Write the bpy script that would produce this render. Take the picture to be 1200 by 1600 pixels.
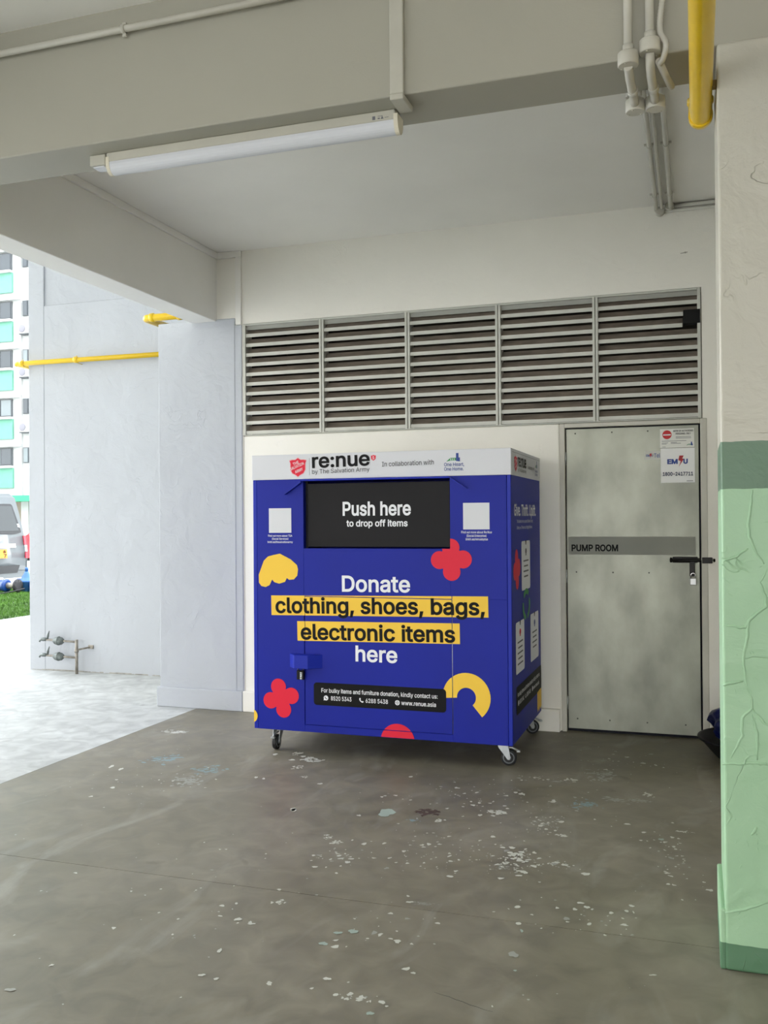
import bpy, bmesh, math, random
from mathutils import Matrix, Vector
from mathutils.geometry import tessellate_polygon, delaunay_2d_cdt
import numpy as np
import os
random.seed(7)
PI = math.pi
SC = bpy.context.scene
for o in list(bpy.data.objects): bpy.data.objects.remove(o)
C = SC.collection

# ------------------------------------------------------------------ camera
cd = bpy.data.cameras.new('camera')
cam = bpy.data.objects.new('camera', cd); C.objects.link(cam)
cd.sensor_fit = 'AUTO'; cd.sensor_width = 36; cd.lens = 1458.92 * 36 / 1600
cd.clip_end = 400
r_ = Vector((0.9483357, 0.3171842, -0.0073158)); d_ = Vector((-0.0091160, 0.0041920, -0.9999497)); f_ = Vector((-0.3171376, 0.9483547, 0.0068669))
mw = Matrix(((r_.x, -d_.x, -f_.x, 0), (r_.y, -d_.y, -f_.y, 0), (r_.z, -d_.z, -f_.z, 1.5), (0, 0, 0, 1)))
cam.matrix_world = mw
SC.camera = cam

# ------------------------------------------------------------------ light and exposure
w = bpy.data.worlds.new('overcast_sky'); SC.world = w; w.use_nodes = True
nt = w.node_tree; bg = nt.nodes['Background']
bg.inputs['Strength'].default_value = 2.6
# bright tropical overcast: a little whiter near the horizon, even all the way round
tc = nt.nodes.new('ShaderNodeTexCoord'); sp = nt.nodes.new('ShaderNodeSeparateXYZ')
rp = nt.nodes.new('ShaderNodeValToRGB'); nt.links.new(tc.outputs['Generated'], sp.inputs[0])
nt.links.new(sp.outputs['Z'], rp.inputs[0]); nt.links.new(rp.outputs[0], bg.inputs[0])
rp.color_ramp.elements[0].position = 0.0; rp.color_ramp.elements[0].color = (1.0, 1.0, 1.0, 1)
rp.color_ramp.elements[1].position = 1.0; rp.color_ramp.elements[1].color = (0.80, 0.88, 1.0, 1)
SC.view_settings.view_transform = 'Standard'; SC.view_settings.look = 'None'
SC.view_settings.exposure = 1.60; SC.view_settings.gamma = 1.0
SC.view_settings.use_curve_mapping = False

# ------------------------------------------------------------------ helpers
def lin(c): return c / 12.92 if c <= 0.04045 else ((c + 0.055) / 1.055) ** 2.4
def rgb(h):
    if isinstance(h, str):
        h = [int(h[i:i + 2], 16) / 255 for i in (0, 2, 4)]
    return tuple(lin(x) for x in h)
MAT = {}
def mat(name, col, rough=.6, metal=0., var=0., vscale=3., bump=0., bscale=20., stretch=(1, 1, 1), dist=.01, col2=None, detail=4, bump2=0., b2scale=3., emit=None, coat=0, trans=0, spec=.5):
    m = bpy.data.materials.new(name); m.use_nodes = True; n = m.node_tree.nodes; l = m.node_tree.links
    b = n['Principled BSDF']; c = rgb(col)
    b.inputs['Base Color'].default_value = (*c, 1); b.inputs['Roughness'].default_value = rough; b.inputs['Metallic'].default_value = metal
    b.inputs['Coat Weight'].default_value = coat; b.inputs['Specular IOR Level'].default_value = spec
    if trans: b.inputs['Transmission Weight'].default_value = trans
    g = n.new('ShaderNodeNewGeometry'); mp = n.new('ShaderNodeMapping'); l.new(g.outputs['Position'], mp.inputs[0]); mp.inputs['Scale'].default_value = stretch
    if var or col2:
        nz = n.new('ShaderNodeTexNoise'); nz.inputs['Scale'].default_value = vscale; nz.inputs['Detail'].default_value = detail; l.new(mp.outputs[0], nz.inputs[0])
        r = n.new('ShaderNodeValToRGB'); l.new(nz.outputs[0], r.inputs[0]); l.new(r.outputs[0], b.inputs['Base Color'])
        r.color_ramp.elements[0].position = .3; r.color_ramp.elements[1].position = .7
        c2 = rgb(col2) if col2 else tuple(min(1, x * (1 + var)) for x in c)
        c1 = c if col2 else tuple(x * (1 - var) for x in c)
        r.color_ramp.elements[0].color = (*c1, 1); r.color_ramp.elements[1].color = (*c2, 1)
    if bump:
        bn = n.new('ShaderNodeTexNoise'); bn.inputs['Scale'].default_value = bscale; bn.inputs['Detail'].default_value = 5; l.new(mp.outputs[0], bn.inputs[0])
        bp = n.new('ShaderNodeBump'); bp.inputs['Strength'].default_value = bump; bp.inputs['Distance'].default_value = dist
        l.new(bn.outputs[0], bp.inputs['Height']); l.new(bp.outputs[0], b.inputs['Normal'])
        if bump2:
            b2 = n.new('ShaderNodeTexNoise'); b2.inputs['Scale'].default_value = b2scale; b2.inputs['Detail'].default_value = 3; b2.inputs['Distortion'].default_value = 1.5
            l.new(g.outputs['Position'], b2.inputs[0])
            bq = n.new('ShaderNodeBump'); bq.inputs['Strength'].default_value = bump2; bq.inputs['Distance'].default_value = .03
            l.new(b2.outputs[0], bq.inputs['Height']); l.new(bq.outputs[0], bp.inputs['Normal'])
    if emit:
        b.inputs['Emission Color'].default_value = (*c, 1); b.inputs['Emission Strength'].default_value = emit
    MAT[name] = m; return m

def plaster(name, col, ridge=.35, rough=.6, var=.03, lump=.5):
    """painted trowelled plaster: lumps, thin raised trowel ridges and a fine roller stipple"""
    m = mat(name, col, rough, var=var, vscale=1.3)
    n = m.node_tree.nodes; l = m.node_tree.links; b = n['Principled BSDF']
    g = n.new('ShaderNodeNewGeometry')
    warp = n.new('ShaderNodeTexNoise'); warp.inputs['Scale'].default_value = 2.2; warp.inputs['Detail'].default_value = 3
    l.new(g.outputs['Position'], warp.inputs[0])
    mx = n.new('ShaderNodeMixRGB'); mx.inputs[0].default_value = .35; l.new(g.outputs['Position'], mx.inputs[1]); l.new(warp.outputs['Color'], mx.inputs[2])
    wn = n.new('ShaderNodeTexNoise'); wn.inputs['Scale'].default_value = 3.6; wn.inputs['Detail'].default_value = 4; wn.inputs['Roughness'].default_value = .5; wn.inputs['Distortion'].default_value = .6
    l.new(mx.outputs[0], wn.inputs[0])
    # ridge = thin band round 0.5
    s = n.new('ShaderNodeMath'); s.operation = 'SUBTRACT'; s.inputs[1].default_value = .5; l.new(wn.outputs[0], s.inputs[0])
    a = n.new('ShaderNodeMath'); a.operation = 'ABSOLUTE'; l.new(s.outputs[0], a.inputs[0])
    mr = n.new('ShaderNodeMapRange'); mr.inputs[1].default_value = 0; mr.inputs[2].default_value = .006; mr.inputs[3].default_value = 1; mr.inputs[4].default_value = 0; l.new(a.outputs[0], mr.inputs[0])
    gate = n.new('ShaderNodeTexNoise'); gate.inputs['Scale'].default_value = 4.5; l.new(g.outputs['Position'], gate.inputs[0])
    gr = n.new('ShaderNodeMapRange'); gr.inputs[1].default_value = .5; gr.inputs[2].default_value = .65; l.new(gate.outputs[0], gr.inputs[0])
    mu = n.new('ShaderNodeMath'); mu.operation = 'MULTIPLY'; l.new(mr.outputs[0], mu.inputs[0]); l.new(gr.outputs[0], mu.inputs[1])
    lumpn = n.new('ShaderNodeTexNoise'); lumpn.inputs['Scale'].default_value = 5; lumpn.inputs['Detail'].default_value = 6; l.new(mx.outputs[0], lumpn.inputs[0])
    fine = n.new('ShaderNodeTexNoise'); fine.inputs['Scale'].default_value = 160; l.new(g.outputs['Position'], fine.inputs[0])
    prev = None
    for h, st, di in ((lumpn.outputs[0], lump, .03), (mu.outputs[0], ridge, .004), (fine.outputs[0], .12, .002)):
        bp = n.new('ShaderNodeBump'); bp.inputs['Strength'].default_value = st; bp.inputs['Distance'].default_value = di
        l.new(h, bp.inputs['Height'])
        if prev: l.new(prev.outputs[0], bp.inputs['Normal'])
        prev = bp
    l.new(prev.outputs[0], b.inputs['Normal'])
    return m

WM = {}
def reg(o, m): WM[o.name] = m
def thing(name, label, cat, loc=(0, 0, 0), rot=(0, 0, 0), group=None, kind=None):
    o = bpy.data.objects.new(name, None); C.objects.link(o); o.location = loc; o.rotation_euler = rot
    o.empty_display_size = .1
    if label: o['label'] = label
    if cat: o['category'] = cat
    if group: o['group'] = group
    if kind: o['kind'] = kind
    reg(o, Matrix.LocRotScale(Vector(loc), o.rotation_euler, None)); return o
def obj(name, bm, m, parent=None, label=None, smooth=False, local=False, kind=None, loc=None):
    """link a bmesh as one object; vertices are given in world space unless local"""
    me = bpy.data.meshes.new(name)
    base = WM[parent.name] if parent else Matrix()
    if not local: bm.transform(base.inverted())
    off = Vector((0, 0, 0))
    if len(bm.verts):
        bmesh.ops.recalc_face_normals(bm, faces=bm.faces) if not getattr(bm, 'keep', False) and not bm_flat(bm) else None
    if not parent and loc is not None:
        off = Vector(loc); bm.transform(Matrix.Translation(-off))
    if smooth:
        for f in bm.faces: f.smooth = True
    bm.to_mesh(me); bm.free()
    for mm in (m if isinstance(m, (list, tuple)) else [m]): me.materials.append(mm)
    o = bpy.data.objects.new(name, me); C.objects.link(o)
    if parent: o.parent = parent; reg(o, base)
    else: o.location = off; reg(o, Matrix.Translation(off))
    if label: o['label'] = label
    if kind: o['kind'] = kind
    return o
def bm_flat(bm):
    return any(len(e.link_faces) == 1 for e in bm.edges) and len(bm.faces) < 400 and all(len(e.link_faces) == 1 for e in list(bm.edges)[:2])
def tag(o, label=None, cat=None, group=None, kind=None):
    if label: o['label'] = label
    if cat: o['category'] = cat
    if group: o['group'] = group
    if kind: o['kind'] = kind
    return o
def box(bm, x0, x1, y0, y1, z0, z1, bev=0, mi=0, seg=1):
    t = bmesh.new()
    v = [t.verts.new((x, y, z)) for x in (x0, x1) for y in (y0, y1) for z in (z0, z1)]
    for q in ((0, 1, 3, 2), (4, 6, 7, 5), (0, 4, 5, 1), (2, 3, 7, 6), (0, 2, 6, 4), (1, 5, 7, 3)): t.faces.new([v[i] for i in q])
    if bev: bmesh.ops.bevel(t, geom=list(t.edges), offset=bev, segments=seg, affect='EDGES', profile=.5)
    for f in t.faces: f.material_index = mi
    merge(bm, t); return bm
def merge(bm, t, M=None):
    if M is not None: t.transform(M)
    me = bpy.data.meshes.new('tmp'); t.to_mesh(me); t.free(); bm.from_mesh(me); bpy.data.meshes.remove(me)
def nb(): return bmesh.new()
def bx(*a, **k): return box(nb(), *a, **k)
def tube(bm, pts, r, seg=12, cap=True, mi=0):
    """tube along points; r may be a number or a list"""
    pts = [Vector(p) for p in pts]; n = len(pts); rs = r if isinstance(r, (list, tuple)) else [r] * n
    tans = []
    for i in range(n):
        a = pts[max(0, i - 1)]; b = pts[min(n - 1, i + 1)]; t = (b - a)
        tans.append(t.normalized() if t.length > 1e-9 else Vector((0, 0, 1)))
    t0 = tans[0]; up = Vector((0, 0, 1)) if abs(t0.z) < .9 else Vector((1, 0, 0))
    nrm = t0.cross(up).normalized(); rings = []
    for i in range(n):
        nrm = (nrm - tans[i] * nrm.dot(tans[i])).normalized(); bi = tans[i].cross(nrm)
        rings.append([bm.verts.new(pts[i] + (nrm * math.cos(2 * PI * k / seg) + bi * math.sin(2 * PI * k / seg)) * rs[i]) for k in range(seg)])
    for i in range(n - 1):
        for k in range(seg):
            f = bm.faces.new((rings[i][k], rings[i][(k + 1) % seg], rings[i + 1][(k + 1) % seg], rings[i + 1][k])); f.material_index = mi
            f.smooth = True
    if cap:
        for rr in (rings[0], rings[-1][::-1]):
            f = bm.faces.new(rr); f.material_index = mi
    return bm
def bend(a, b, c, rad, n=6):
    """points turning smoothly at b between a and c"""
    a, b, c = Vector(a), Vector(b), Vector(c); u = (a - b).normalized(); v = (c - b).normalized()
    p0 = b + u * rad; p1 = b + v * rad
    return [tuple((1 - t) ** 2 * p0 + 2 * t * (1 - t) * b + t * t * p1) for t in [i / n for i in range(n + 1)]]
def lathe(bm, prof, origin, axis='Z', seg=24, mi=0):
    """prof = [(r, h)...] turned about an axis through origin"""
    O = Vector(origin); rings = []
    for r, h in prof:
        ring = []
        for k in range(seg):
            c, s = math.cos(2 * PI * k / seg) * r, math.sin(2 * PI * k / seg) * r
            p = {'Z': Vector((c, s, h)), 'X': Vector((h, c, s)), 'Y': Vector((c, h, s))}[axis]
            ring.append(bm.verts.new(O + p))
        rings.append(ring)
    for i in range(len(rings) - 1):
        for k in range(seg):
            f = bm.faces.new((rings[i][k], rings[i][(k + 1) % seg], rings[i + 1][(k + 1) % seg], rings[i + 1][k])); f.smooth = True; f.material_index = mi
    for rr in (rings[0], rings[-1]): bm.faces.new(rr).material_index = mi
    return bm
def prism(bm, poly, M, th, bev=0, mi=0):
    """poly (x,y) extruded by th along +z, mapped by the matrix M"""
    t = bmesh.new(); f = t.faces.new([t.verts.new((x, y, 0)) for x, y in poly])
    g = bmesh.ops.extrude_face_region(t, geom=[f]); vs = [e for e in g['geom'] if isinstance(e, bmesh.types.BMVert)]
    bmesh.ops.translate(t, verts=vs, vec=(0, 0, th))
    if bev: bmesh.ops.bevel(t, geom=list(t.edges), offset=bev, segments=1, affect='EDGES')
    bmesh.ops.triangulate(t, faces=[f for f in t.faces if len(f.verts) > 4])
    for q in t.faces: q.material_index = mi
    merge(bm, t, M); return bm
def frameM(o, eu, ev):
    eu, ev = Vector(eu), Vector(ev); n = eu.cross(ev); o = Vector(o)
    return Matrix(((eu.x, ev.x, n.x, o.x), (eu.y, ev.y, n.y, o.y), (eu.z, ev.z, n.z, o.z), (0, 0, 0, 1)))

# flat print -----------------------------------------------------
FONT = None
try:
    fp = os.path.join(bpy.utils.system_resource('DATAFILES'), 'fonts', 'Inter.woff2')
    if os.path.exists(fp): FONT = bpy.data.fonts.load(fp)
except Exception: FONT = None
def text_bm(s, bold=0.):
    """outline of the text (emboldened by moving each contour outward), filled by the non-zero winding rule"""
    cu = bpy.data.curves.new('t', 'FONT'); cu.body = s; cu.size = 1
    if FONT: cu.font = FONT
    cu.resolution_u = 4; cu.fill_mode = 'NONE'
    o = bpy.data.objects.new('t', cu); C.objects.link(o); dg = bpy.context.evaluated_depsgraph_get(); dg.update()
    me = bpy.data.meshes.new_from_object(o.evaluated_get(dg))
    co = [v.co.to_2d() for v in me.vertices]; ed = [tuple(e.vertices) for e in me.edges]
    bpy.data.objects.remove(o); bpy.data.curves.remove(cu); bpy.data.meshes.remove(me)
    A = np.array([co[a] for a, b in ed]); B = np.array([co[b] for a, b in ed])
    for k, (a, b) in enumerate(ed):      # direct every edge along its contour
        if not (b == a + 1 or (b < a and b != a - 1)): A[k], B[k] = B[k].copy(), A[k].copy()
    if bold:
        area = float((A[:, 0] * B[:, 1] - B[:, 0] * A[:, 1]).sum()); sg = 1 if area < 0 else -1
        key = lambda p: (round(float(p[0]), 5), round(float(p[1]), 5)); D = {}
        d = B - A; L = np.hypot(d[:, 0], d[:, 1]); d = d / np.maximum(L, 1e-9)[:, None]; nr = np.stack([-d[:, 1], d[:, 0]], 1) * sg
        nin = {}; nout = {}; idx = []
        for k, (a, b) in enumerate(ed):
            p, q = (a, b) if tuple(A[k]) == tuple(co[a]) else (b, a)
            idx.append((p, q))
            if L[k] > 1e-6: nout[p] = nr[k]; nin[q] = nr[k]
        new = []
        for i, c in enumerate(co):
            n1, n2 = nin.get(i), nout.get(i)
            if n1 is None: n1 = n2
            if n2 is None: n2 = n1
            if n1 is None: new.append(tuple(c)); continue
            m = n1 + n2; q = float(m @ m)
            m = m * (2 / max(q, 1.2)) if q > 1e-6 else n1
            new.append((c[0] + bold * m[0], c[1] + bold * m[1]))
        co = [Vector(c) for c in new]
        A = np.array([co[p] for p, q in idx]); B = np.array([co[q] for p, q in idx])
    v2, e2, f2, _, _, _ = delaunay_2d_cdt(co, ed, [], 0, 1e-6)
    P = np.array(v2); T = [f for f in f2 if len(f) == 3]
    cen = np.array([P[list(f)].mean(0) for f in T])
    wn = np.zeros(len(T), int)
    for k in range(len(A)):
        (x1, y1), (x2, y2) = A[k], B[k]
        if y1 == y2: continue
        up = (y1 <= cen[:, 1]) & (y2 > cen[:, 1]); dn = (y2 <= cen[:, 1]) & (y1 > cen[:, 1])
        side = (x2 - x1) * (cen[:, 1] - y1) - (cen[:, 0] - x1) * (y2 - y1)
        wn += (up & (side > 0)).astype(int) - (dn & (side < 0)).astype(int)
    bm = bmesh.new(); vs = {}
    for k, f in enumerate(T):
        if wn[k] == 0: continue
        for i in f:
            if i not in vs: vs[i] = bm.verts.new((P[i][0], P[i][1], 0))
        try: bm.faces.new([vs[i] for i in f])
        except ValueError: pass
    return bm
def lettering(F, s, u, v, width, cap, m, parent, bold=.02, off=.0015, rot=0, name='lettering', align='L', label=None):
    bm = text_bm(s, bold * .60)
    xs = [p.co.x for p in bm.verts]; x0, x1 = min(xs), max(xs)
    sx = width / (x1 - x0); sy = cap / (.509 if FONT else .682)
    if align == 'C': u = u - width / 2
    M = F @ Matrix.Translation((u, v, off)) @ Matrix.Rotation(rot, 4, 'Z') @ Matrix.Diagonal((sx, sy, .03, 1)) @ Matrix.Translation((-x0, 0, 0))
    bm.transform(M)
    return obj(name, bm, m, parent, label=label)
def clip(poly, a, b, c):
    """keep a*x+b*y<=c"""
    out = []
    for i in range(len(poly)):
        p, q = poly[i], poly[(i + 1) % len(poly)]; dp = a * p[0] + b * p[1] - c; dq = a * q[0] + b * q[1] - c
        if dp <= 0: out.append(p)
        if dp * dq < 0:
            t = dp / (dp - dq); out.append((p[0] + (q[0] - p[0]) * t, p[1] + (q[1] - p[1]) * t))
    return out
def decal(F, polys, m, parent, off=.0008, name='printed_shape', label=None):
    bm = nb()
    for poly in polys:
        if len(poly) < 3: continue
        vs = [bm.verts.new((x, y, off)) for x, y in poly]
        for tri in tessellate_polygon([[Vector((x, y, 0)) for x, y in poly]]):
            a, b, c = (Vector((*poly[i], 0)) for i in tri)
            if (b - a).cross(c - a).length > 1e-10: bm.faces.new([vs[i] for i in tri])
    bm.transform(F); return obj(name, bm, m, parent, label=label)
def rect(x0, y0, x1, y1, rot=0, cx=None, cy=None):
    p = [(x0, y0), (x1, y0), (x1, y1), (x0, y1)]
    return p
def rrect(x0, y0, x1, y1, r, n=5):
    o = []
    for cx, cy, a0 in ((x1 - r, y0 + r, -90), (x1 - r, y1 - r, 0), (x0 + r, y1 - r, 90), (x0 + r, y0 + r, 180)):
        for i in range(n + 1):
            a = math.radians(a0 + 90 * i / n); o.append((cx + r * math.cos(a), cy + r * math.sin(a)))
    return o
def circ(cx, cy, r, n=32, ry=None): return [(cx + r * math.cos(2 * PI * i / n), cy + (ry or r) * math.sin(2 * PI * i / n)) for i in range(n)]
def flower(cx, cy, d, r, rot, sx=1, n=96):
    o = []
    for i in range(n):
        th = 2 * PI * i / n; best = .66 * d
        for k in range(4):
            ph = th - rot - k * PI / 2; s = d * math.sin(ph)
            if math.cos(ph) > 0 and abs(s) < r: best = max(best, d * math.cos(ph) + math.sqrt(r * r - s * s))
        o.append((cx + sx * best * math.cos(th), cy + best * math.sin(th)))
    return o
def arc(cx, cy, R, r, a0, a1, n=28):
    p = []
    for i in range(n + 1):
        a = math.radians(a0 + (a1 - a0) * i / n); p.append((cx + R * math.cos(a), cy + R * math.sin(a)))
    for i in range(n, -1, -1):
        a = math.radians(a0 + (a1 - a0) * i / n); p.append((cx + r * math.cos(a), cy + r * math.sin(a)))
    return p

# ------------------------------------------------------------------ materials
def wallpaint(n, col, **k): return plaster(n, col, **k)
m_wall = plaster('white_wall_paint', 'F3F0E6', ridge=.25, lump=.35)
m_wallout = plaster('darkened_white_paint', 'B7BBC1', ridge=.5, lump=.7)  # white paint darkened in colour to hold down the stronger outdoor light
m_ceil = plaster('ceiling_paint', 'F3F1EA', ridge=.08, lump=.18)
m_beam = plaster('shaded_beam_paint', 'A9A698', ridge=.06, lump=.15)  # side beam's paint in reality, darkened here to imitate the shaded front face
m_trunk = mat('painted_plastic', 'BEBBAE', .5, var=.04, vscale=8, bump=.1, bscale=60, dist=.003)
m_blue = mat('blue_vinyl', '071C96', .5, spec=.28, var=.06, vscale=2, bump=.04, bscale=8, dist=.01)
m_blueedge = mat('blue_paint_edge', '1026A4', .45, spec=.3)
m_navy = mat('dark_gap', '050818', .8)
m_hdr = mat('pale_grey_vinyl', 'D9DAE0', .45, bump=.03, bscale=8)
m_black = mat('black_plastic', '100E12', .55, var=.05, spec=.25)
m_blackprint = mat('black_print', '0C0B0D', .6, spec=.2)
m_white = mat('white_print', 'F0F1F6', .55)
m_yel = mat('yellow_print', 'F8CB45', .5, spec=.3)
m_red = mat('red_print', 'E31F3C', .5, spec=.3)
m_green = mat('green_print', '2E8A4A', .5)
m_bluep = mat('blue_print', '1D3E8E', .5)
m_greyp = mat('grey_print', '6A6A70', .6)
m_zinc = mat('zinc_steel', 'B9BDC0', .35, .85, var=.12, vscale=40)
m_rubber = mat('black_rubber', '1B1B1D', .6)
m_hub = mat('grey_wheel_core', '70747A', .5)
m_chrome = mat('polished_chrome', 'E6E6E8', .12, 1)
m_alu = mat('dull_aluminium', 'C6C6BD', .5, .15, var=.06, vscale=9)
m_dust = mat('dusty_louvre_blade', '82776A', .85, var=.25, vscale=7, stretch=(1, 1, 4))
m_steel = mat('door_steel', '8C8D81', .42, .7, var=.24, vscale=4.5, bump=.2, bscale=35, stretch=(1, 1, .6), dist=.003, detail=12, bump2=.04, b2scale=2)
m_frame = mat('door_frame_paint', 'C6C3B7', .5, .1, var=.08, vscale=4, bump=.1, bscale=30)
m_tape = mat('grey_label_strip', '93948A', .6, var=.05, vscale=5)
m_yp = mat('yellow_gas_pipe_paint', 'E8C008', .28, var=.05, vscale=6, coat=.3)
m_diff = mat('milky_tube_cover', 'D3D5DA', .35)
m_pillar = plaster('pale_green_paint', 'A9CDA8', ridge=.9, lump=.75, rough=.45)
m_bronze = mat('weathered_brass', '6F7674', .5, .6, var=.35, vscale=40, bump=.3, bscale=80, dist=.003)
m_galv = mat('dirty_galvanised_pipe', '9B958B', .55, .5, var=.3, vscale=30)
m_darkblue = mat('dark_blue_plastic_sheet', '10184A', .35, bump=.5, bscale=14, dist=.02)

# pillar paint bands by height
def pillar_bands(m):
    n = m.node_tree.nodes; l = m.node_tree.links; b = n['Principled BSDF']
    g = n.new('ShaderNodeNewGeometry'); s = n.new('ShaderNodeSeparateXYZ'); l.new(g.outputs['Position'], s.inputs[0])
    wob = n.new('ShaderNodeTexNoise'); wob.inputs['Scale'].default_value = 14; l.new(g.outputs['Position'], wob.inputs[0])
    ma = n.new('ShaderNodeMath'); ma.operation = 'MULTIPLY_ADD'; ma.inputs[1].default_value = .010; l.new(wob.outputs[0], ma.inputs[0]); l.new(s.outputs['Z'], ma.inputs[2])
    dv = n.new('ShaderNodeMath'); dv.operation = 'DIVIDE'; dv.inputs[1].default_value = 4; l.new(ma.outputs[0], dv.inputs[0])
    r = n.new('ShaderNodeValToRGB'); r.color_ramp.interpolation = 'CONSTANT'; l.new(dv.outputs[0], r.inputs[0])
    e = r.color_ramp.elements; cols = [(0, '547A5C'), (.082 / 4, '9CC09C'), (1.592 / 4, '5D7A62'), (1.737 / 4, 'BFBCAF')]
    e[0].position = 0; e[0].color = (*rgb(cols[0][1]), 1); e[1].position = cols[1][0]; e[1].color = (*rgb(cols[1][1]), 1)
    for p, c in cols[2:]:
        q = e.new(p); q.color = (*rgb(c), 1)
    l.new(r.outputs[0], b.inputs['Base Color'])
pillar_bands(m_pillar)

def floor_mat(name, c1, c2, c3, rough, speck=1.):
    m = bpy.data.materials.new(name); m.use_nodes = True; n = m.node_tree.nodes; l = m.node_tree.links; b = n['Principled BSDF']
    g = n.new('ShaderNodeNewGeometry')
    def noise(sc, de=5, dis=0, st=None):
        t = n.new('ShaderNodeTexNoise'); t.inputs['Scale'].default_value = sc; t.inputs['Detail'].default_value = de; t.inputs['Distortion'].default_value = dis
        if st:
            mp = n.new('ShaderNodeMapping'); mp.inputs['Scale'].default_value = st; l.new(g.outputs['Position'], mp.inputs[0]); l.new(mp.outputs[0], t.inputs[0])
        else: l.new(g.outputs['Position'], t.inputs[0])
        return t
    a = noise(.9, 6, .4); r = n.new('ShaderNodeValToRGB'); l.new(a.outputs[0], r.inputs[0])
    r.color_ramp.elements[0].position = .32; r.color_ramp.elements[0].color = (*rgb(c1), 1)
    r.color_ramp.elements[1].position = .68; r.color_ramp.elements[1].color = (*rgb(c2), 1)
    d = noise(7, 9, .8); rd = n.new('ShaderNodeMapRange'); rd.inputs[1].default_value = .35; rd.inputs[2].default_value = .7; rd.inputs[3].default_value = .80; rd.inputs[4].default_value = 1.14; l.new(d.outputs[0], rd.inputs[0])
    mx = n.new('ShaderNodeMixRGB'); mx.blend_type = 'MULTIPLY'; mx.inputs[0].default_value = 1; l.new(r.outputs[0], mx.inputs[1]); l.new(rd.outputs[0], mx.inputs[2])
    # worn pale scuffs
    s = noise(3.2, 10, 1.2, (1, .45, 1)); rs = n.new('ShaderNodeMapRange'); rs.inputs[1].default_value = .56; rs.inputs[2].default_value = .72; rs.inputs[4].default_value = .36; l.new(s.outputs[0], rs.inputs[0])
    mx2 = n.new('ShaderNodeMixRGB'); l.new(rs.outputs[0], mx2.inputs[0]); l.new(mx.outputs[0], mx2.inputs[1]); mx2.inputs[2].default_value = (*rgb(c3), 1)
    # dark grease spots
    k = noise(5.5, 3, .3); rk = n.new('ShaderNodeMapRange'); rk.inputs[1].default_value = .68; rk.inputs[2].default_value = .76; rk.inputs[4].default_value = .35; l.new(k.outputs[0], rk.inputs[0])
    mx3 = n.new('ShaderNodeMixRGB'); mx3.blend_type = 'MULTIPLY'; l.new(rk.outputs[0], mx3.inputs[0]); l.new(mx2.outputs[0], mx3.inputs[1]); mx3.inputs[2].default_value = (.4, .38, .36, 1)
    last = mx3
    if speck:
        v = n.new('ShaderNodeTexVoronoi'); v.inputs['Scale'].default_value = 14; l.new(g.outputs['Position'], v.inputs[0])
        tn = noise(40, 2); th = n.new('ShaderNodeMapRange'); th.inputs[1].default_value = .3; th.inputs[2].default_value = .75; th.inputs[3].default_value = 0; th.inputs[4].default_value = .10 * speck; l.new(tn.outputs[0], th.inputs[0])
        sel = n.new('ShaderNodeSeparateColor'); l.new(v.outputs['Color'], sel.inputs[0])
        gt = n.new('ShaderNodeMath'); gt.operation = 'GREATER_THAN'; gt.inputs[1].default_value = .55; l.new(sel.outputs[0], gt.inputs[0])
        lt = n.new('ShaderNodeMath'); lt.operation = 'LESS_THAN'; l.new(v.outputs['Distance'], lt.inputs[0]); l.new(th.outputs[0], lt.inputs[1])
        mu = n.new('ShaderNodeMath'); mu.operation = 'MULTIPLY'; l.new(gt.outputs[0], mu.inputs[0]); l.new(lt.outputs[0], mu.inputs[1])
        mu2 = n.new('ShaderNodeMath'); mu2.operation = 'MULTIPLY'; mu2.inputs[1].default_value = .6; l.new(mu.outputs[0], mu2.inputs[0])
        mx4 = n.new('ShaderNodeMixRGB'); l.new(mu2.outputs[0], mx4.inputs[0]); l.new(last.outputs[0], mx4.inputs[1]); mx4.inputs[2].default_value = (*rgb('C9CBC2'), 1); last = mx4
    l.new(last.outputs[0], b.inputs['Base Color'])
    rr = n.new('ShaderNodeMapRange'); rr.inputs[3].default_value = rough - .1; rr.inputs[4].default_value = rough + .12; l.new(d.outputs[0], rr.inputs[0]); l.new(rr.outputs[0], b.inputs['Roughness'])
    bp = n.new('ShaderNodeBump'); bp.inputs['Strength'].default_value = .12; bp.inputs['Distance'].default_value = .01; l.new(d.outputs[0], bp.inputs['Height']); l.new(bp.outputs[0], b.inputs['Normal'])
    return m
m_floor = floor_mat('worn_concrete_floor', '77715F', '8C8678', 'AFADA3', .45)
m_apron = floor_mat('pale_concrete_apron', 'B9BBB9', 'C4C6C4', 'CED0CD', .6, 0)
m_road = floor_mat('carpark_concrete', 'CDCCC7', 'D4D3CE', 'DCDBD7', .8, 0)
m_grassbase = mat('grass_soil', '34491A', .9, var=.3, vscale=6)

# ------------------------------------------------------------------ the setting
def struct(name, bm, m, parent=None, smooth=False, label=None):
    o = obj(name, bm, m, parent, smooth=smooth)
    if not parent: o['kind'] = 'structure'
    if label: o['label'] = label
    return o
WY = 6.60   # plane of the back wall
fl = struct('floor', bx(-3.782, 5.0, -12.0, WY + .9, -.14, -.012), m_navy)
obj('concrete_slab', bx(-3.782, 5.0, -12.0, 3.4455, -.012, 0), m_floor, fl)
obj('concrete_slab', bx(-3.782, 5.0, 3.4488, WY + .9, -.012, 0), m_floor, fl)
struct('apron', bx(-10.05, -3.785, -12, 24, -.14, 0), m_apron)
struct('ground', bx(-110, 60, -60, 110, -.3, -.06), m_road)

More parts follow.
